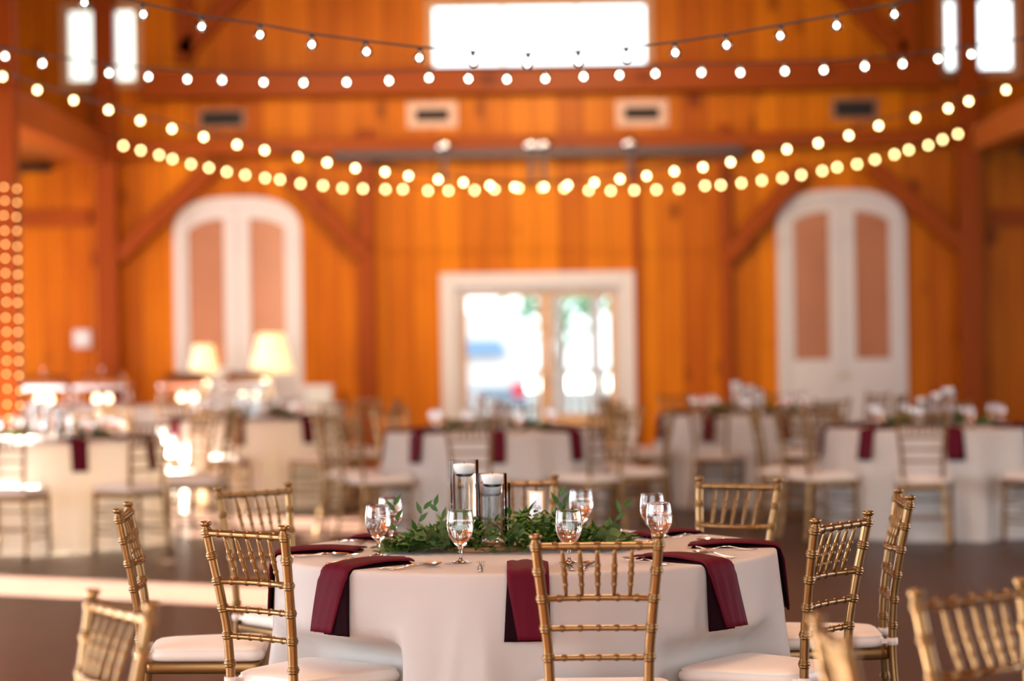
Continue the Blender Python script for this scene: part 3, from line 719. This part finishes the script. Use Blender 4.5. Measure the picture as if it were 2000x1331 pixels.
# garland
def garland(cx, cy, z, length, seed, avoid, label, group, dens=1.0, flip=1, depth=.13, skew=0.0):
    r = random.Random(seed); root = empty('greenery_garland', (cx, cy, z)); tag(root, label, 'garland', group)
    L = MB(); E = MB(); St = MB(); Dd = MB()
    def ok(p): return all((p.x+cx-a[0])**2 + (p.y+cy-a[1])**2 > a[2]**2 for a in avoid) and p.z > .002
    def leaf_(mb, base, d, up, ln, wd, rnd=False, curl=.2):
        d = d.normalized(); side = d.cross(up)
        if side.length < .05: return
        side.normalize(); nrm = side.cross(d); n = 7; vs = []
        for k in range(n+1):
            t = k/n; c = base + d*ln*t + nrm*(-curl*ln*t*t)
            w_ = wd*(math.sin(PI*t)**.55 if rnd else math.sin(PI*t**.8)**1.1*(1-.15*t))*.5
            if k in (0, n): w_ = .0003
            vs += [c - side*w_ + nrm*w_*.35, c, c + side*w_ + nrm*w_*.35]
        if not all(ok(v) for v in vs): return
        fs = []
        for k in range(n): q = k*3; fs += [(q, q+1, q+4, q+3), (q+1, q+2, q+5, q+4)]
        mb.add(vs, fs, True)
    nst = int(110*dens*length/.8)
    for i in range(nst):
        t = (i + r.random())/nst; x = (t-.5)*length*.86; env = 1 - abs(2*t-1)**2.2
        b = Vector((x, r.uniform(-depth*.55, depth*.55) + skew*(x), .012 + r.uniform(0, .03)*env))
        out = Vector((r.uniform(-1,1)*.9 + (2*t-1)*1.3, r.uniform(-1,1), r.uniform(.0,.9)*(.35+.75*env))).normalized()
        ln = r.uniform(.07,.15)*(.75+.35*env)
        pts = [b + out*ln*q + Vector((0,0,-.5*ln*q*q*r.uniform(.2,.9))) for q in (0,.25,.5,.75,1)]
        pts = [Vector((p.x, p.y, max(.006, p.z))) for p in pts]
        if not all(ok(p) for p in pts): continue
        kind = 'e' if r.random() < .23 else 'l'
        St.tube(pts, [.0018,.0016,.0013,.001,.0007], 5)
        if kind == 'l':
            for k in range(9):
                q = k/8; p = pts[0].lerp(pts[4], q) if k < 8 else pts[4]
                idx = q*4; i0 = min(3, int(idx)); p = pts[i0].lerp(pts[i0+1], idx-i0)
                sd = Vector((-out.y, out.x, 0)).normalized()*(1 if k % 2 else -1)
                d = (out*.7 + sd*.8 + Vector((0,0,r.uniform(-.15,.5)))).normalized() if k < 8 else out
                leaf_(L, p, d, Vector((r.uniform(-.3,.3), r.uniform(-.5,.1), 1)).normalized(), r.uniform(.030,.056), r.uniform(.012,.020), curl=r.uniform(0,.35))
        else:
            for k in range(5):
                idx = .6 + k*.8; i0 = min(3, int(idx)); p = pts[i0].lerp(pts[i0+1], min(1, idx-i0))
                sd = Vector((-out.y, out.x, 0)).normalized()*(1 if k % 2 else -1)
                d = (out*.4 + sd*.8 + Vector((0,0,r.uniform(.0,.8)))).normalized()
                leaf_(E, p, d, Vector((r.uniform(-.6,.6), -1.0, r.uniform(.1,.7))).normalized(), r.uniform(.036,.054), r.uniform(.034,.046), True, curl=.12)
    # fine filler close to the table
    for i in range(int(800*dens*length/.8)):
        t = r.random(); x = (t-.5)*length*.9; env = 1 - abs(2*t-1)**2
        b = Vector((x, r.uniform(-depth, depth)*(.35+.65*env) + skew*x, r.uniform(.008,.115)*(.25+.75*env)))
        d = Vector((r.uniform(-1,1), r.uniform(-1,1), r.uniform(-.1,.8)))
        leaf_(L, b, d, Vector((r.uniform(-.5,.5), r.uniform(-.6,.2), 1)).normalized(), r.uniform(.022,.045), r.uniform(.010,.018), curl=.2)
    if dens >= 1:
        for i in range(16):
            x = r.uniform(-.45,.45)*length; b = Vector((x, -depth*.6 + r.uniform(-.02,.04) + skew*x, r.uniform(.006,.04)))
            if ok(b): Dd.lathe([(0,-.004), (.004,-.001), (.0045,.002), (0,.006)], 8, b)
        for (x, y, z_, dx, dz, ln, wd) in ((-.165,-.085,.045,-.7,.8,.075,.062), (-.135,-.09,.055,-.2,1,.080,.066), (-.185,-.09,.030,-1,.25,.070,.050), (-.15,-.10,.022,.3,-.05,.065,.05),
                (.10,-.05,.06,.3,.8,.055,.045), (.15,-.03,.055,.6,.7,.055,.045), (.20,-.05,.04,.9,.4,.06,.045), (-.06,-.13,.04,.2,.9,.05,.045), (.02,-.10,.05,.4,.8,.05,.04), (-.10,-.06,.10,.1,1,.055,.05)):
            leaf_(E, Vector((x, y, z_)), Vector((dx, -.12, dz)), Vector((.15, -1, .25)).normalized(), ln, wd, True, curl=.08)
        # a few tall wispy sprigs
        for (x, y, h, lean) in ((-.20,.05,.11,-.35), (-.12,.10,.13,.1), (.155,-.02,.14,.05), (.20,.02,.11,-.2), (-.36,-.02,.12,-.05), (.33,0,.10,.4), (-.30,.06,.10,.25)):
            pts = [Vector((x + lean*h*q*q, y, .03 + h*q)) for q in (0,.3,.6,.85,1)]
            if not all(ok(p) for p in pts): continue
            St.tube(pts, [.0014,.0012,.001,.0008,.0005], 5)
            for k in (1,2,3,4):
                leaf_(L, pts[k], Vector(((-1)**k*.6 + lean, r.uniform(-.3,.3), .9)), Vector((0,-1,.2)), .045, .016, curl=.1)
    L.build('ruscus_leaves', LEAF, root); E.build('eucalyptus_leaves', EUC, root); St.build('stems', STEM, root)
    if Dd.v: Dd.build('seed_heads', DRY, root)
    return root
# votive
def votive(x, y, z, label, group):
    if 'v' not in VM:
        VM['v'] = (MB().lathe([(0,0), (.026,0), (.030,.004), (.033,.062), (.031,.062), (.028,.006), (0,.006)], 20).mesh('glass_cup', BULBG),
                   MB().lathe([(0,.007), (.0275,.007), (.0285,.030), (0,.030)], 16).mesh('wax', WAX),
                   MB().lathe([(0,.034), (.009,.040), (.010,.048), (.005,.058), (0,.064)], 10).mesh('flame', FLAME))
    v = empty('votive_candle', (x, y, z)); tag(v, label, 'candle', group)
    for nm, me in zip(('glass_cup', 'wax', 'flame'), VM['v']):
        o = bpy.data.objects.new(nm, me); COL.objects.link(o); o.parent = v
    return v

# ------------------------------------------------------------------ the main table
MX, MY = .036, 7.78
cl = Cloth(3)
t = TT0; t.location = (MX, MY, 0); tag(t, 'round folding banquet table hidden under the nearest ivory cloth', 'table'); 
o = cl.mesh().build('tablecloth', CLOTH); o.location = (MX, MY, 0)
tag(o, 'sharp ivory tablecloth falling to the floor on the large table in front', 'tablecloth')
G = 'gold chairs round the front table'
chair_back_at(0.220, 6.483, .05, 1, 'gold chair in front of the table with its back square to the camera', G)
chair_back_at(-0.786, 7.030, .65, .76, 'gold chair left in front of the table, back turned, ivory strap on its post', G)
chair_back_at(-1.277, 7.899, 1, .06, 'gold chair seen edge-on at the far left of the front table', G)
chair_back_at(-0.965, 8.951, .7, -.7, 'gold chair behind the left side of the front table, facing right', G)
chair_back_at(-0.009, 9.298, .0, -1, 'gold chair behind the front table, half hidden by the glass cylinders', G)
chair_back_at(0.830, 8.942, -.55, -.82, 'gold chair behind the right side of the front table, facing the camera', G)
chair_back_at(0.952, 7.030, -.82, .58, 'gold chair at the right of the front table, back turned, standing nearest the cloth', G)
chair_back_at(1.286, 7.986, -1, .04, 'gold chair seen edge-on at the far right of the front table', G)
G = 'out of focus chairs nearest the camera'
chair_back_at(-0.828, 5.066, -.86, -.51, 'blurred gold chair at the bottom left corner, cut off by the frame', G)
chair_back_at(0.949, 5.049, .62, -.78, 'blurred gold chair at the bottom right corner showing its spindles', G)
chair_back_at(0.569, 4.362, 1, .03, 'very blurred gold chair seen edge-on at the bottom, only its post tops showing', G)

setting = [(-90, 'at the front centre edge'), (-45, 'at the front right edge'), (0, 'at the right edge'), (45, 'at the back right edge'), (90, 'at the back edge'), (135, 'at the back left edge'), (180, 'at the left edge'), (-135, 'at the front left edge')]
# cutlery prototypes, local: handle end at y=0, tip at +y, lying on z=0
def flat(pts, hw, th, n=None):
    mb = MB(); vs = []; fs = []
    for (p, w_) in zip(pts, hw):
        x, y, z = p; vs += [(x-w_,y,z), (x-w_*.5,y,z+th), (x+w_*.5,y,z+th), (x+w_,y,z), (x,y,z-th*.2)]
    for i in range(len(pts)-1):
        for k in range(5): fs.append((i*5+k, (i+1)*5+k, (i+1)*5+(k+1) % 5, i*5+(k+1) % 5))
    fs += [(0,1,2,3,4), tuple((len(pts)-1)*5+k for k in (4,3,2,1,0))]
    return mb.add(vs, fs, True)
def handle(mb_l=.11):
    ys = [0,.006,.03,.06,.085,mb_l]; return [(0,y,z) for y, z in zip(ys, (.002,.002,.003,.006,.011,.012))], [.005,.010,.0085,.006,.0038,.003]
def make_fork():
    r = empty('fork'); pts, hw = handle(); flat(pts, hw, .0022).build('handle', STEEL, r)
    m = flat([(0,.109,.012), (0,.125,.009), (0,.14,.006), (0,.150,.006)], [.003,.009,.0125,.0125], .0016)
    for k in range(4):
        x = (k-1.5)*.0068; m.tube([(x,.149,.006), (x,.17,.007), (x*.95,.196,.014)], [.0020,.0018,.0010], 6)
    m.build('tines', STEEL, r); return r
def make_spoon():
    r = empty('spoon'); pts, hw = handle(); flat(pts, hw, .0022).build('handle', STEEL, r)
    m = MB(); nu, nv = 16, 7
    for sgn, off in ((1, 0), (1, .0012)):
        def fn(i, j, off=off):
            a = 2*PI*i/nu; q = j/(nv-1); return (.0195*q*math.cos(a)*(1-.12*math.sin(a)), .146+.034*q*math.sin(a), .0015 + off + .010*q*q)
        m.grid(fn, nu, nv, closed=True)
    m.tube([(0,.108,.012), (0,.115,.0115)], .003, 6); m.build('spoon_bowl', STEEL, r); return r
def make_knife():
    r = empty('knife'); flat([(0,0,.003), (0,.008,.003), (0,.05,.003), (0,.095,.003), (0,.105,.003)], [.004,.009,.0085,.0065,.0045], .0035).build('handle', STEEL, r)
    m = MB(); n = 10; vs = []
    for k in range(n+1):
        t = k/n; y = .104+.115*t; e = .010*(1-t**5) if t > 0 else .006; vs += [(-.006*(1-t**8),y,.003), (e,y,.003), (e*.2,y,.0055)]
    fs = []
    for k in range(n): q = k*3; fs += [(q,q+3,q+4,q+1), (q+1,q+4,q+5,q+2), (q+2,q+5,q+3,q)]
    m.add(vs, fs, False).build('blade', STEEL, r); return r
PR = {'fork': make_fork(), 'spoon': make_spoon(), 'knife': make_knife()}; prf = {k: True for k in PR}
for (dg, where) in setting:
    a = math.radians(dg); ca, sa = math.cos(a), math.sin(a)
    nm = napkin_mesh(cl, a, hang=.175 if dg != 0 else .18, inner=.53, splay={-90: -.035, -135: .07, -45: -.07, 0: -.05, 180: .05}.get(dg, .03), wd=.122)
    o = nm.build('napkin', [BURG, BURG_IN]); o.location = (MX, MY, 0)
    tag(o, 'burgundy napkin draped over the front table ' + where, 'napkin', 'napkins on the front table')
    for kind, lat, r0, tw in (('fork', -.140, .745, R.uniform(-.12,.05)), ('knife', .130, .760, .05), ('spoon', .162, .755, R.uniform(-.22,-.05))):
        c = PR[kind] if prf[kind] else clone(PR[kind]); prf[kind] = False
        # sitter at angle a looks to the centre; right hand side
        rx, ry = -ca, -sa; qx, qy = -sa, ca           # forward, and forward rotated -90 = (ry,-rx)
        rgx, rgy = ry, -rx
        c.location = (MX - rx*math.sqrt(r0*r0-lat*lat) + rgx*lat, MY - ry*math.sqrt(r0*r0-lat*lat) + rgy*lat, TZ + .0005)
        c.rotation_euler = (0, 0, math.atan2(-rx, ry) + tw)
        tag(c, 'polished steel %s %s of the front table' % (kind, where), kind, kind + 's on the front table' if kind != 'knife' else 'knives on the front table')
for (x, y, lb, ice) in ((-.166,7.356,'sharp water goblet at the front, left of centre', 0), (-.431,7.63,'iced water goblet at the left, the nearer of the pair', 1), (-.411,8.02,'iced water goblet at the left, the farther of the pair', 1),
        (.163,7.30,'water goblet seen through the spindles of the front chair', 0), (.229,8.27,'blurred water goblet behind the right end of the greenery', 0),
        (.452,7.556,'water goblet at the right, the nearer of the pair', 0), (.456,8.0,'water goblet at the right, the farther of the pair', 0)):
    goblet(x, y, TZ, lb, 'water goblets on the front table', ice)
ws = MB().lathe([(0,0), (.135,0), (.14,.004), (.138,.014), (.133,.016), (0,.016)], 40).build('wood_slice', SLICE); ws.location = (-.100, 7.82, TZ)
tag(ws, 'round wood slice under the three glass cylinders on the front table', 'tray')
VB = TZ + .0165
vs_ = [(-.162, 7.87, .271, .047, 'tallest glass cylinder vase, at the left', .84), (-.070, 7.75, .232, .047, 'middle height glass cylinder vase, nearest', .86), (-.059, 7.878, .194, .047, 'shortest glass cylinder vase, hidden behind the middle one', .84)]
for (x, y, h, r_, lb, wl) in vs_:
    vase(x, y, VB, h, r_, lb + ' on the front table', 'cylinder vases on the front table', wl)
    candle(x, y, VB + h*wl + .012, .0365, 'white floating candle in the ' + lb.split(' glass')[0] + ' vase of the front table', 'candles in the front vases')
garland(-.02, 7.775, TZ, .78, 11, [(x, y, .0485) for (x, y, *_q) in vs_], 'garland of ruscus and eucalyptus round the vases on the front table', None, dens=1.7, depth=.165)
# table card
cd = empty('table_card', (.073, 8.03, TZ), math.radians(-58)); tag(cd, 'white card in a gold frame standing in the greenery', 'table card')
fr = MB(); W2, H2, t2 = .047, .172, .0045
fr.box(-W2, -W2+t2, -.004, .004, .0, H2); fr.box(W2-t2, W2, -.004, .004, 0, H2); fr.box(-W2+t2, W2-t2, -.004, .004, 0, t2); fr.box(-W2+t2, W2-t2, -.004, .004, H2-t2, H2)
fr.box(-.03, .03, -.02, .02, -.0003, .0); fr.build('frame', BRASS, cd)
MB().box(-W2+t2, W2-t2, -.0015, .0015, t2, H2-t2).build('card', CARD, cd)
ink = MB()
pts = []
for k in range(60):
    t = k/59; pts.append((-.030+.060*t, -.0022, .116 + .006*math.sin(t*26) + .004*math.sin(t*9)))
ink.tube(pts, .0007, 4); ink.tube([(-.004,-.0022,.121), (-.001,-.0022,.134), (-.003,-.0022,.119)], .0008, 4)
for k in range(5): ink.box(-.012+.001*(k % 2), .012, -.0022, -.0016, .060+.0075*k, .065+.0075*k)
ink.box(-.014, .014, -.0022, -.0016, .052, .058)
ink.build('writing', INK, cd)

# ------------------------------------------------------------------ the tables behind
def bg_table(cx, cy, phase, who, seed, ncx, vase_rot, skip=()):
    t = clone(TT0); t.location = (cx, cy, 0); tag(t, 'round folding banquet table hidden under the cloth of the %s' % who, 'table')
    c_ = Cloth(seed); o = c_.mesh(nu=150).build('tablecloth', CLOTH); o.location = (cx, cy, 0)
    tag(o, 'blurred ivory tablecloth on the %s' % who, 'tablecloth')
    def wh(deg):
        d = (deg + 360) % 360; k = int(((d + 22.5) % 360)//45)
        return ['right', 'back right', 'back', 'back left', 'left', 'front left', 'front', 'front right'][k]
    for k in range(8):
        dg = phase + 45*k
        if k in skip: continue
        a = math.radians(dg); rc = 1.33
        chair_back_at(cx + rc*math.cos(a), cy + rc*math.sin(a), -math.cos(a) + R.uniform(-.06,.06), -math.sin(a), 'gold chair with ivory cushion at the %s side of the %s' % (wh(dg), who), 'gold chairs round the ' + who)
    for k in range(8):
        dg = ncx + 45*k; a = math.radians(dg)
        o = napkin_mesh(c_, a, splay=R.uniform(-.03,.03), wd=.125).build('napkin', [BURG, BURG_IN]); o.location = (cx, cy, 0)
        tag(o, 'burgundy napkin at the %s edge of the %s' % (wh(dg), who), 'napkin', 'napkins on the ' + who)
        g = a + math.radians(20)
        goblet(cx + .47*math.cos(g), cy + .47*math.sin(g), TZ, 'water goblet at the %s place of the %s' % (wh(dg), who), 'goblets on the ' + who)
    vv = []
    for (dx, dy, h, nm) in ((-.10, .03, .28, 'tallest'), (.0, -.07, .24, 'middle height'), (.085, .05, .20, 'shortest')):
        x = cx + dx*vase_rot; y = cy + dy; vv.append((x, y, .0545))
        vase(x, y, TZ, h, .052, '%s glass cylinder vase in the middle of the %s' % (nm, who), 'cylinder vases on the ' + who, .86)
        candle(x, y, TZ + h*.86 + .016, .0385, 'white floating candle in the %s vase on the %s' % (nm, who), 'floating candles on the ' + who)
    garland(cx, cy, TZ, .85, seed+50, vv, 'leafy green garland round the vases on the %s' % who, None, dens=.55, depth=.12)
    for (dx, dy, nm) in ((-.40, -.12, 'left'), (.22, -.26, 'middle'), (.40, .05, 'right')):
        votive(cx+dx, cy+dy, TZ, 'small lit votive candle, %s one of three on the %s' % (nm, who), 'votive candles on the ' + who)
bg_table(-3.37, 17.66, -49, 'far left table', 21, -66, 1)
bg_table(-2.35, 21.65, -95, 'rear table at left', 22, -92, -1)
bg_table(-.145, 18.0, -97, 'middle table', 23, -88, 1)
bg_table(3.06, 17.5, -104, 'far right table', 24, -91, -1)
bg_table(2.05, 21.0, -110, 'rear table at right', 25, -120, 1)

# the skirts of the cloths give way where a chair is pushed against them
def push_cloths():
    chairs = [(o.location.copy(), o.rotation_euler.z) for o in COL.objects if o.name.startswith('chiavari_chair')]
    for o in [q for q in COL.objects if q.name.startswith('tablecloth') and q.parent is None]:
        c = o.location; near = [(p, a) for p, a in chairs if math.hypot(p.x-c.x, p.y-c.y) < 1.6]
        for v in o.data.vertices:
            if v.co.z > .58: continue
            fz = min(1, (.58 - v.co.z)/.07); r0 = math.hypot(v.co.x, v.co.y); 
            if r0 < .6: continue
            ux, uy = v.co.x/r0, v.co.y/r0; best = r0
            for p, a in near:
                ca, sa = math.cos(a), math.sin(a)
                dx, dy = c.x + ux*r0 - p.x, c.y + uy*r0 - p.y
                lx = dx*ca + dy*sa
                if abs(lx) > .34: continue
                ry = -ux*sa + uy*ca                      # change of the chair's local y per metre of radius
                if ry > -.2: continue
                ly = -dx*sa + dy*ca
                if ly > .235 or ly < -.2: continue
                w_ = 1 if abs(lx) < .245 else .5 + .5*math.cos(PI*(abs(lx)-.245)/.095)
                best = min(best, r0 + w_*(.235 - ly)/ry)
            r = max(.575, r0 + (best - r0)*fz)
            v.co.x, v.co.y = ux*r, uy*r
        o.data.update()
push_cloths()
# ------------------------------------------------------------------ buffet along the rear wall
bz = .80
bt = empty('buffet_table', (-3.75, BY-1.15, 0)); tag(bt, 'long buffet table with an ivory cloth along the rear wall', 'table')
mb = MB(); nseg = 260
def bfn(i, j):
    per = [(-1.95,-.36), (1.95,-.36), (1.95,.36), (-1.95,.36)]; ln = [3.9,.72,3.9,.72]; d = 9.24*i/nseg; k = 0
    while d > ln[k]: d -= ln[k]; k += 1
    a = Vector(per[k]); b = Vector(per[(k+1) % 4]); p = a.lerp(b, d/ln[k]); nrm = Vector(((b-a).y, -(b-a).x)).normalized()
    q = (0, 0, .02, .1, .4, .7, 1)[j]; s = .03*math.sin(i*.55)*q + .025*math.sin(i*.23)*q + .02*q
    if j == 0: return (p.x*.01, p.y*.01, bz)
    return (p.x + nrm.x*s, p.y + nrm.y*s, bz - (bz-.004)*q)
mb.grid(bfn, nseg, 7, closed=True); mb.build('tablecloth', CLOTH, bt)
MB().box(-1.9, 1.9, -.33, .33, .76, .79).build('tabletop', SLICE, bt)
def chafing():
    c = empty('chafing_dish')
    f = MB(); W_, D_ = .27, .18
    for sx in (-1, 1):
        for sy in (-1, 1): f.tube([(sx*W_, sy*D_, 0), (sx*W_*.96, sy*D_*.96, .185)], .009, 8)
        f.tube([(sx*(W_+.0), -D_*.6, .215), (sx*(W_+.05), -D_*.4, .225), (sx*(W_+.05), D_*.4, .225), (sx*W_, D_*.6, .215)], .008, 8)
    f.box(-W_, W_, -D_, -D_+.01, .02, .03); f.build('stand', STEEL, c)
    MB().box(-W_, W_, -D_, D_, .18, .235).build('pan', STEEL, c, bevel=.012)
    l = MB(); n = 16
    def fn(i, j):
        a = PI*j/n; x = -W_*.97 + 2*W_*.97*i/12; e = (1-abs(2*i/12-1)**6)**.5 if 0 < i < 12 else .0
        return (x, -D_*.97*math.cos(a), .236 + .13*math.sin(a)*(.25+.75*e))
    l.grid(fn, 13, n+1)
    l.add([fn(0, j) for j in range(n+1)], [tuple(range(n, -1, -1))], False); l.add([fn(12, j) for j in range(n+1)], [tuple(range(n+1))], False)
    lo = l.build('lid', STEEL, c)
    MB().lathe([(0,.0), (.008,.0), (.008,.02), (.022,.032), (.022,.045), (0,.052)], 14, (0, 0, .364)).build('knob', STEEL, lo)
    for sx in (-.06, .06):
        b = MB().lathe([(0,0), (.035,0), (.035,.055), (.028,.058), (0,.058)], 16, (sx, 0, 0)).build('added_burner', STEEL, c)
        MB().lathe([(0,.059), (.030,.066), (.036,.085), (.024,.110), (0,.130)], 12, (sx, 0, 0)).build('flame', DISH_GLOW, b)  # glowing shape added in place of the reflection on the pan
    return c
c0 = chafing()
for k, (px, lb) in enumerate(((86, 'leftmost'), (200, 'second from the left'), (366, 'third from the left'), (486, 'rightmost'))):
    c = c0 if k == 0 else clone(c0)
    X = P(px, 790, BY-1.3).x; c.location = (X, BY-1.28, bz+.001); tag(c, 'polished silver chafing dish on the buffet, %s' % lb + ' of four', 'chafing dish', 'chafing dishes on the buffet')
def add_glow(px, yb, yt, wb, wt, label):  # added glowing shapes standing in for patches of reflected sunlight on the door
    Y = BY-.98; p = P(px, yb, Y); zt = P(px, yt, Y).z; l = empty('light_patch_glow', (p.x, Y, bz+.001)); tag(l, label, 'light patch', 'added glows on the buffet')
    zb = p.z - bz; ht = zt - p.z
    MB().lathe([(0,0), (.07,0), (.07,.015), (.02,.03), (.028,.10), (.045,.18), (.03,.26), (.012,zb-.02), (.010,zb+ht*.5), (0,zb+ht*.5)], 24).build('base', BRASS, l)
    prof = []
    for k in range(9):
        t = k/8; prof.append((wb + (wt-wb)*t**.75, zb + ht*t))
    MB().lathe(prof + [(wt-.004, zb+ht), (wb-.006, zb+.002), (wb, zb)], 32).build('glow_shell', GLOW, l)
add_glow(398, 729, 674, .165, .105, 'cream glow added for a light patch left of centre on the left arched door')
add_glow(530, 728, 652, .24, .14, 'larger cream glow added for a light patch on the left arched door, right side')
p = P(625, 790, BY-1.2); bx = MB().box(p.x-.15, p.x+.13, BY-1.35, BY-1.0, bz+.001, P(625, 754, BY-1.2).z).build('beverage_cooler', mat('grey_plastic', (.55,.57,.52), .5), bevel=.02)
bx2 = MB().box(p.x-.155, p.x+.135, BY-1.36, BY-.99, P(625, 762, BY-1.2).z, P(625, 752, BY-1.2).z).build('lid', MATS['white_paint'], bx, bevel=.01)
tag(bx, 'pale grey beverage cooler at the right end of the buffet', 'cooler')

# ================================================================== outside
GRD = mat('pale_concrete', (.38,.38,.37), .9, noise=(2, .06))
S(MB().box(-11.0, -10.6, BY+.6, 75, -.1, 13).build('wall_sun_block', mat('sun_block_boards', (.55,.52,.48), .9, noise=(5, .1))))  # added unseen wall that keeps the sun off the ground and car
S(MB().box(-30, 30, BY+.25, 90, -.14, -.02).build('ground', GRD))
CARW = mat('white_car_paint', (.82,.84,.86), .25, coat=.5); CARG = mat('car_window', (.20,.36,.58), .12); TIRE = mat('tyre', (.03,.03,.03), .8)
BMP = mat('bumper_grey', (.22,.30,.40), .5); RED = mat('tail_light_red', (.75,.05,.09), .3); PLATE = WHITE
Yc = 40.0; p0 = P(918, 700, Yc)
car = empty('parked_car', (p0.x, Yc, -.02)); tag(car, 'white car parked outside beyond the glass doors, seen from behind', 'car')
b = MB(); sec = [(0,.45), (-.92,.45), (-.95,.75), (-.93,1.12), (-.80,1.65), (-.62,1.86), (0,1.92)]
full = [(x, z) for x, z in sec] + [(-x, z) for x, z in reversed(sec[1:-1])]
n = len(full); ys = [0, .05, .4, 3.0, 3.6, 4.6]; kz = [(.99,0), (1,0), (1,.0), (1,0), (1,-.3), (.98,-.75)]
vs = []; 
for y, (sx, dz) in zip(ys, kz): vs += [(x*sx, y + (.22*max(0, z-1.1) if y < .3 else 0), (z + (dz*(z-.45)/1.45 if z > 1.1 else 0))) for x, z in full]
fs = [(i*n+k, i*n+(k+1) % n, (i+1)*n+(k+1) % n, (i+1)*n+k) for i in range(len(ys)-1) for k in range(n)] + [tuple(range(n-1, -1, -1)), tuple((len(ys)-1)*n+k for k in range(n))]
b.add(vs, fs, False).build('body', CARW, car, bevel=.05)
MB().add([(-.62,.0,1.20), (.62,.0,1.20), (.5,.09,1.45), (-.5,.09,1.45), (-.62,-.03,1.20), (.62,-.03,1.20), (.5,.03,1.45), (-.5,.03,1.45)], [(4,5,6,7), (0,4,7,3), (1,2,6,5), (3,7,6,2), (0,1,5,4)], False).build('rear_window', CARG, car)
MB().box(-.94, .94, -.10, .06, .36, .66).build('bumper', BMP, car, bevel=.04)
for s in (-1, 1):
    MB().box(s*.80-.10, s*.80+.10, -.12, .05, .50, .74).build('tail_light', RED, car, bevel=.02)
    for y in (.75, 3.7):
        o = MB().lathe([(0,-.11), (.26,-.11), (.33,-.08), (.34,0), (.33,.08), (.26,.11), (0,.11)], 24).build('wheel', TIRE, car)
        o.matrix_local = Matrix.Translation((s*.84, y, .34)) @ Matrix.Rotation(PI/2, 4, 'Y')
MB().box(-.2, .2, -.115, -.10, .46, .58).build('number_plate', PLATE, car)
FOL = mat('foliage', (.16,.36,.16), .7, noise=(3, .4)); 
def tree(x, y, h, label, seed):
    r = random.Random(seed); t = empty('tree', (x, y, -.02)); tag(t, label, 'tree', 'trees outside beyond the glass doors')
    MB().tube([(0,0,0), (.1,0,h*.3), (0,.1,h*.55)], [.22,.16,.10], 8).build('trunk', BARK, t)
    cr = MB()
    for k in range(620):
        a = r.uniform(0, 6.28); u = r.uniform(-1, 1); rad = h*.33*(r.random()**.33); q = math.sqrt(1-u*u)
        c = Vector((rad*q*math.cos(a), rad*q*math.sin(a), h*.66 + rad*u*1.1)); s = r.uniform(.12,.26)*h/5
        d = Vector((r.uniform(-1,1), r.uniform(-1,1), r.uniform(-1,1))).normalized(); e = d.orthogonal().normalized(); g = d.cross(e)
        cr.add([c - e*s, c - g*s*.5, c + e*s, c + g*s*.5], [(0,1,2,3)], False)
    cr.build('crown', FOL, t)
tree(1.0, 55, 4.3, 'green tree outside seen at the upper right of the left glass pane', 1); tree(-3.6, 60, 5.2, 'green tree outside, farther left beyond the glass doors', 2); tree(6.5, 58, 8.0, 'green tree outside behind the porch', 3)
GRY = mat('weathered_board', (.50,.47,.45), .8, noise=(8, .15))
for (px, wd, lb) in ((1090, .13, 'left'), (1163, .16, 'middle'), (1196, .10, 'right')):
    p = P(px, 650, 33); tag(MB().box(p.x-wd/2, p.x+wd/2, 33, 33+wd, -.02, 2.9).build('porch_post', GRY, bevel=.01), 'weathered porch post outside the right glass door, %s of three' % lb, 'post')
pa, pb = P(1072, 740, 33.1), P(1215, 740, 33.1)
pr = empty('porch_railing', ((pa.x+pb.x)/2, 33.3, -.02)); tag(pr, 'pale porch railing outside the right glass door', 'railing'); hw = (pb.x-pa.x)/2 + .25
MB().box(-hw, hw, -.04, .04, .98, 1.06).build('top_rail', GRY, pr); MB().box(-hw, hw, -.03, .03, 0, .18).build('bottom_rail', GRY, pr)
for k in range(11):
    x = -hw + 2*hw*(k+.5)/11; MB().box(x-.035, x+.035, -.02, .02, .18, .98).build('baluster', GRY, pr)
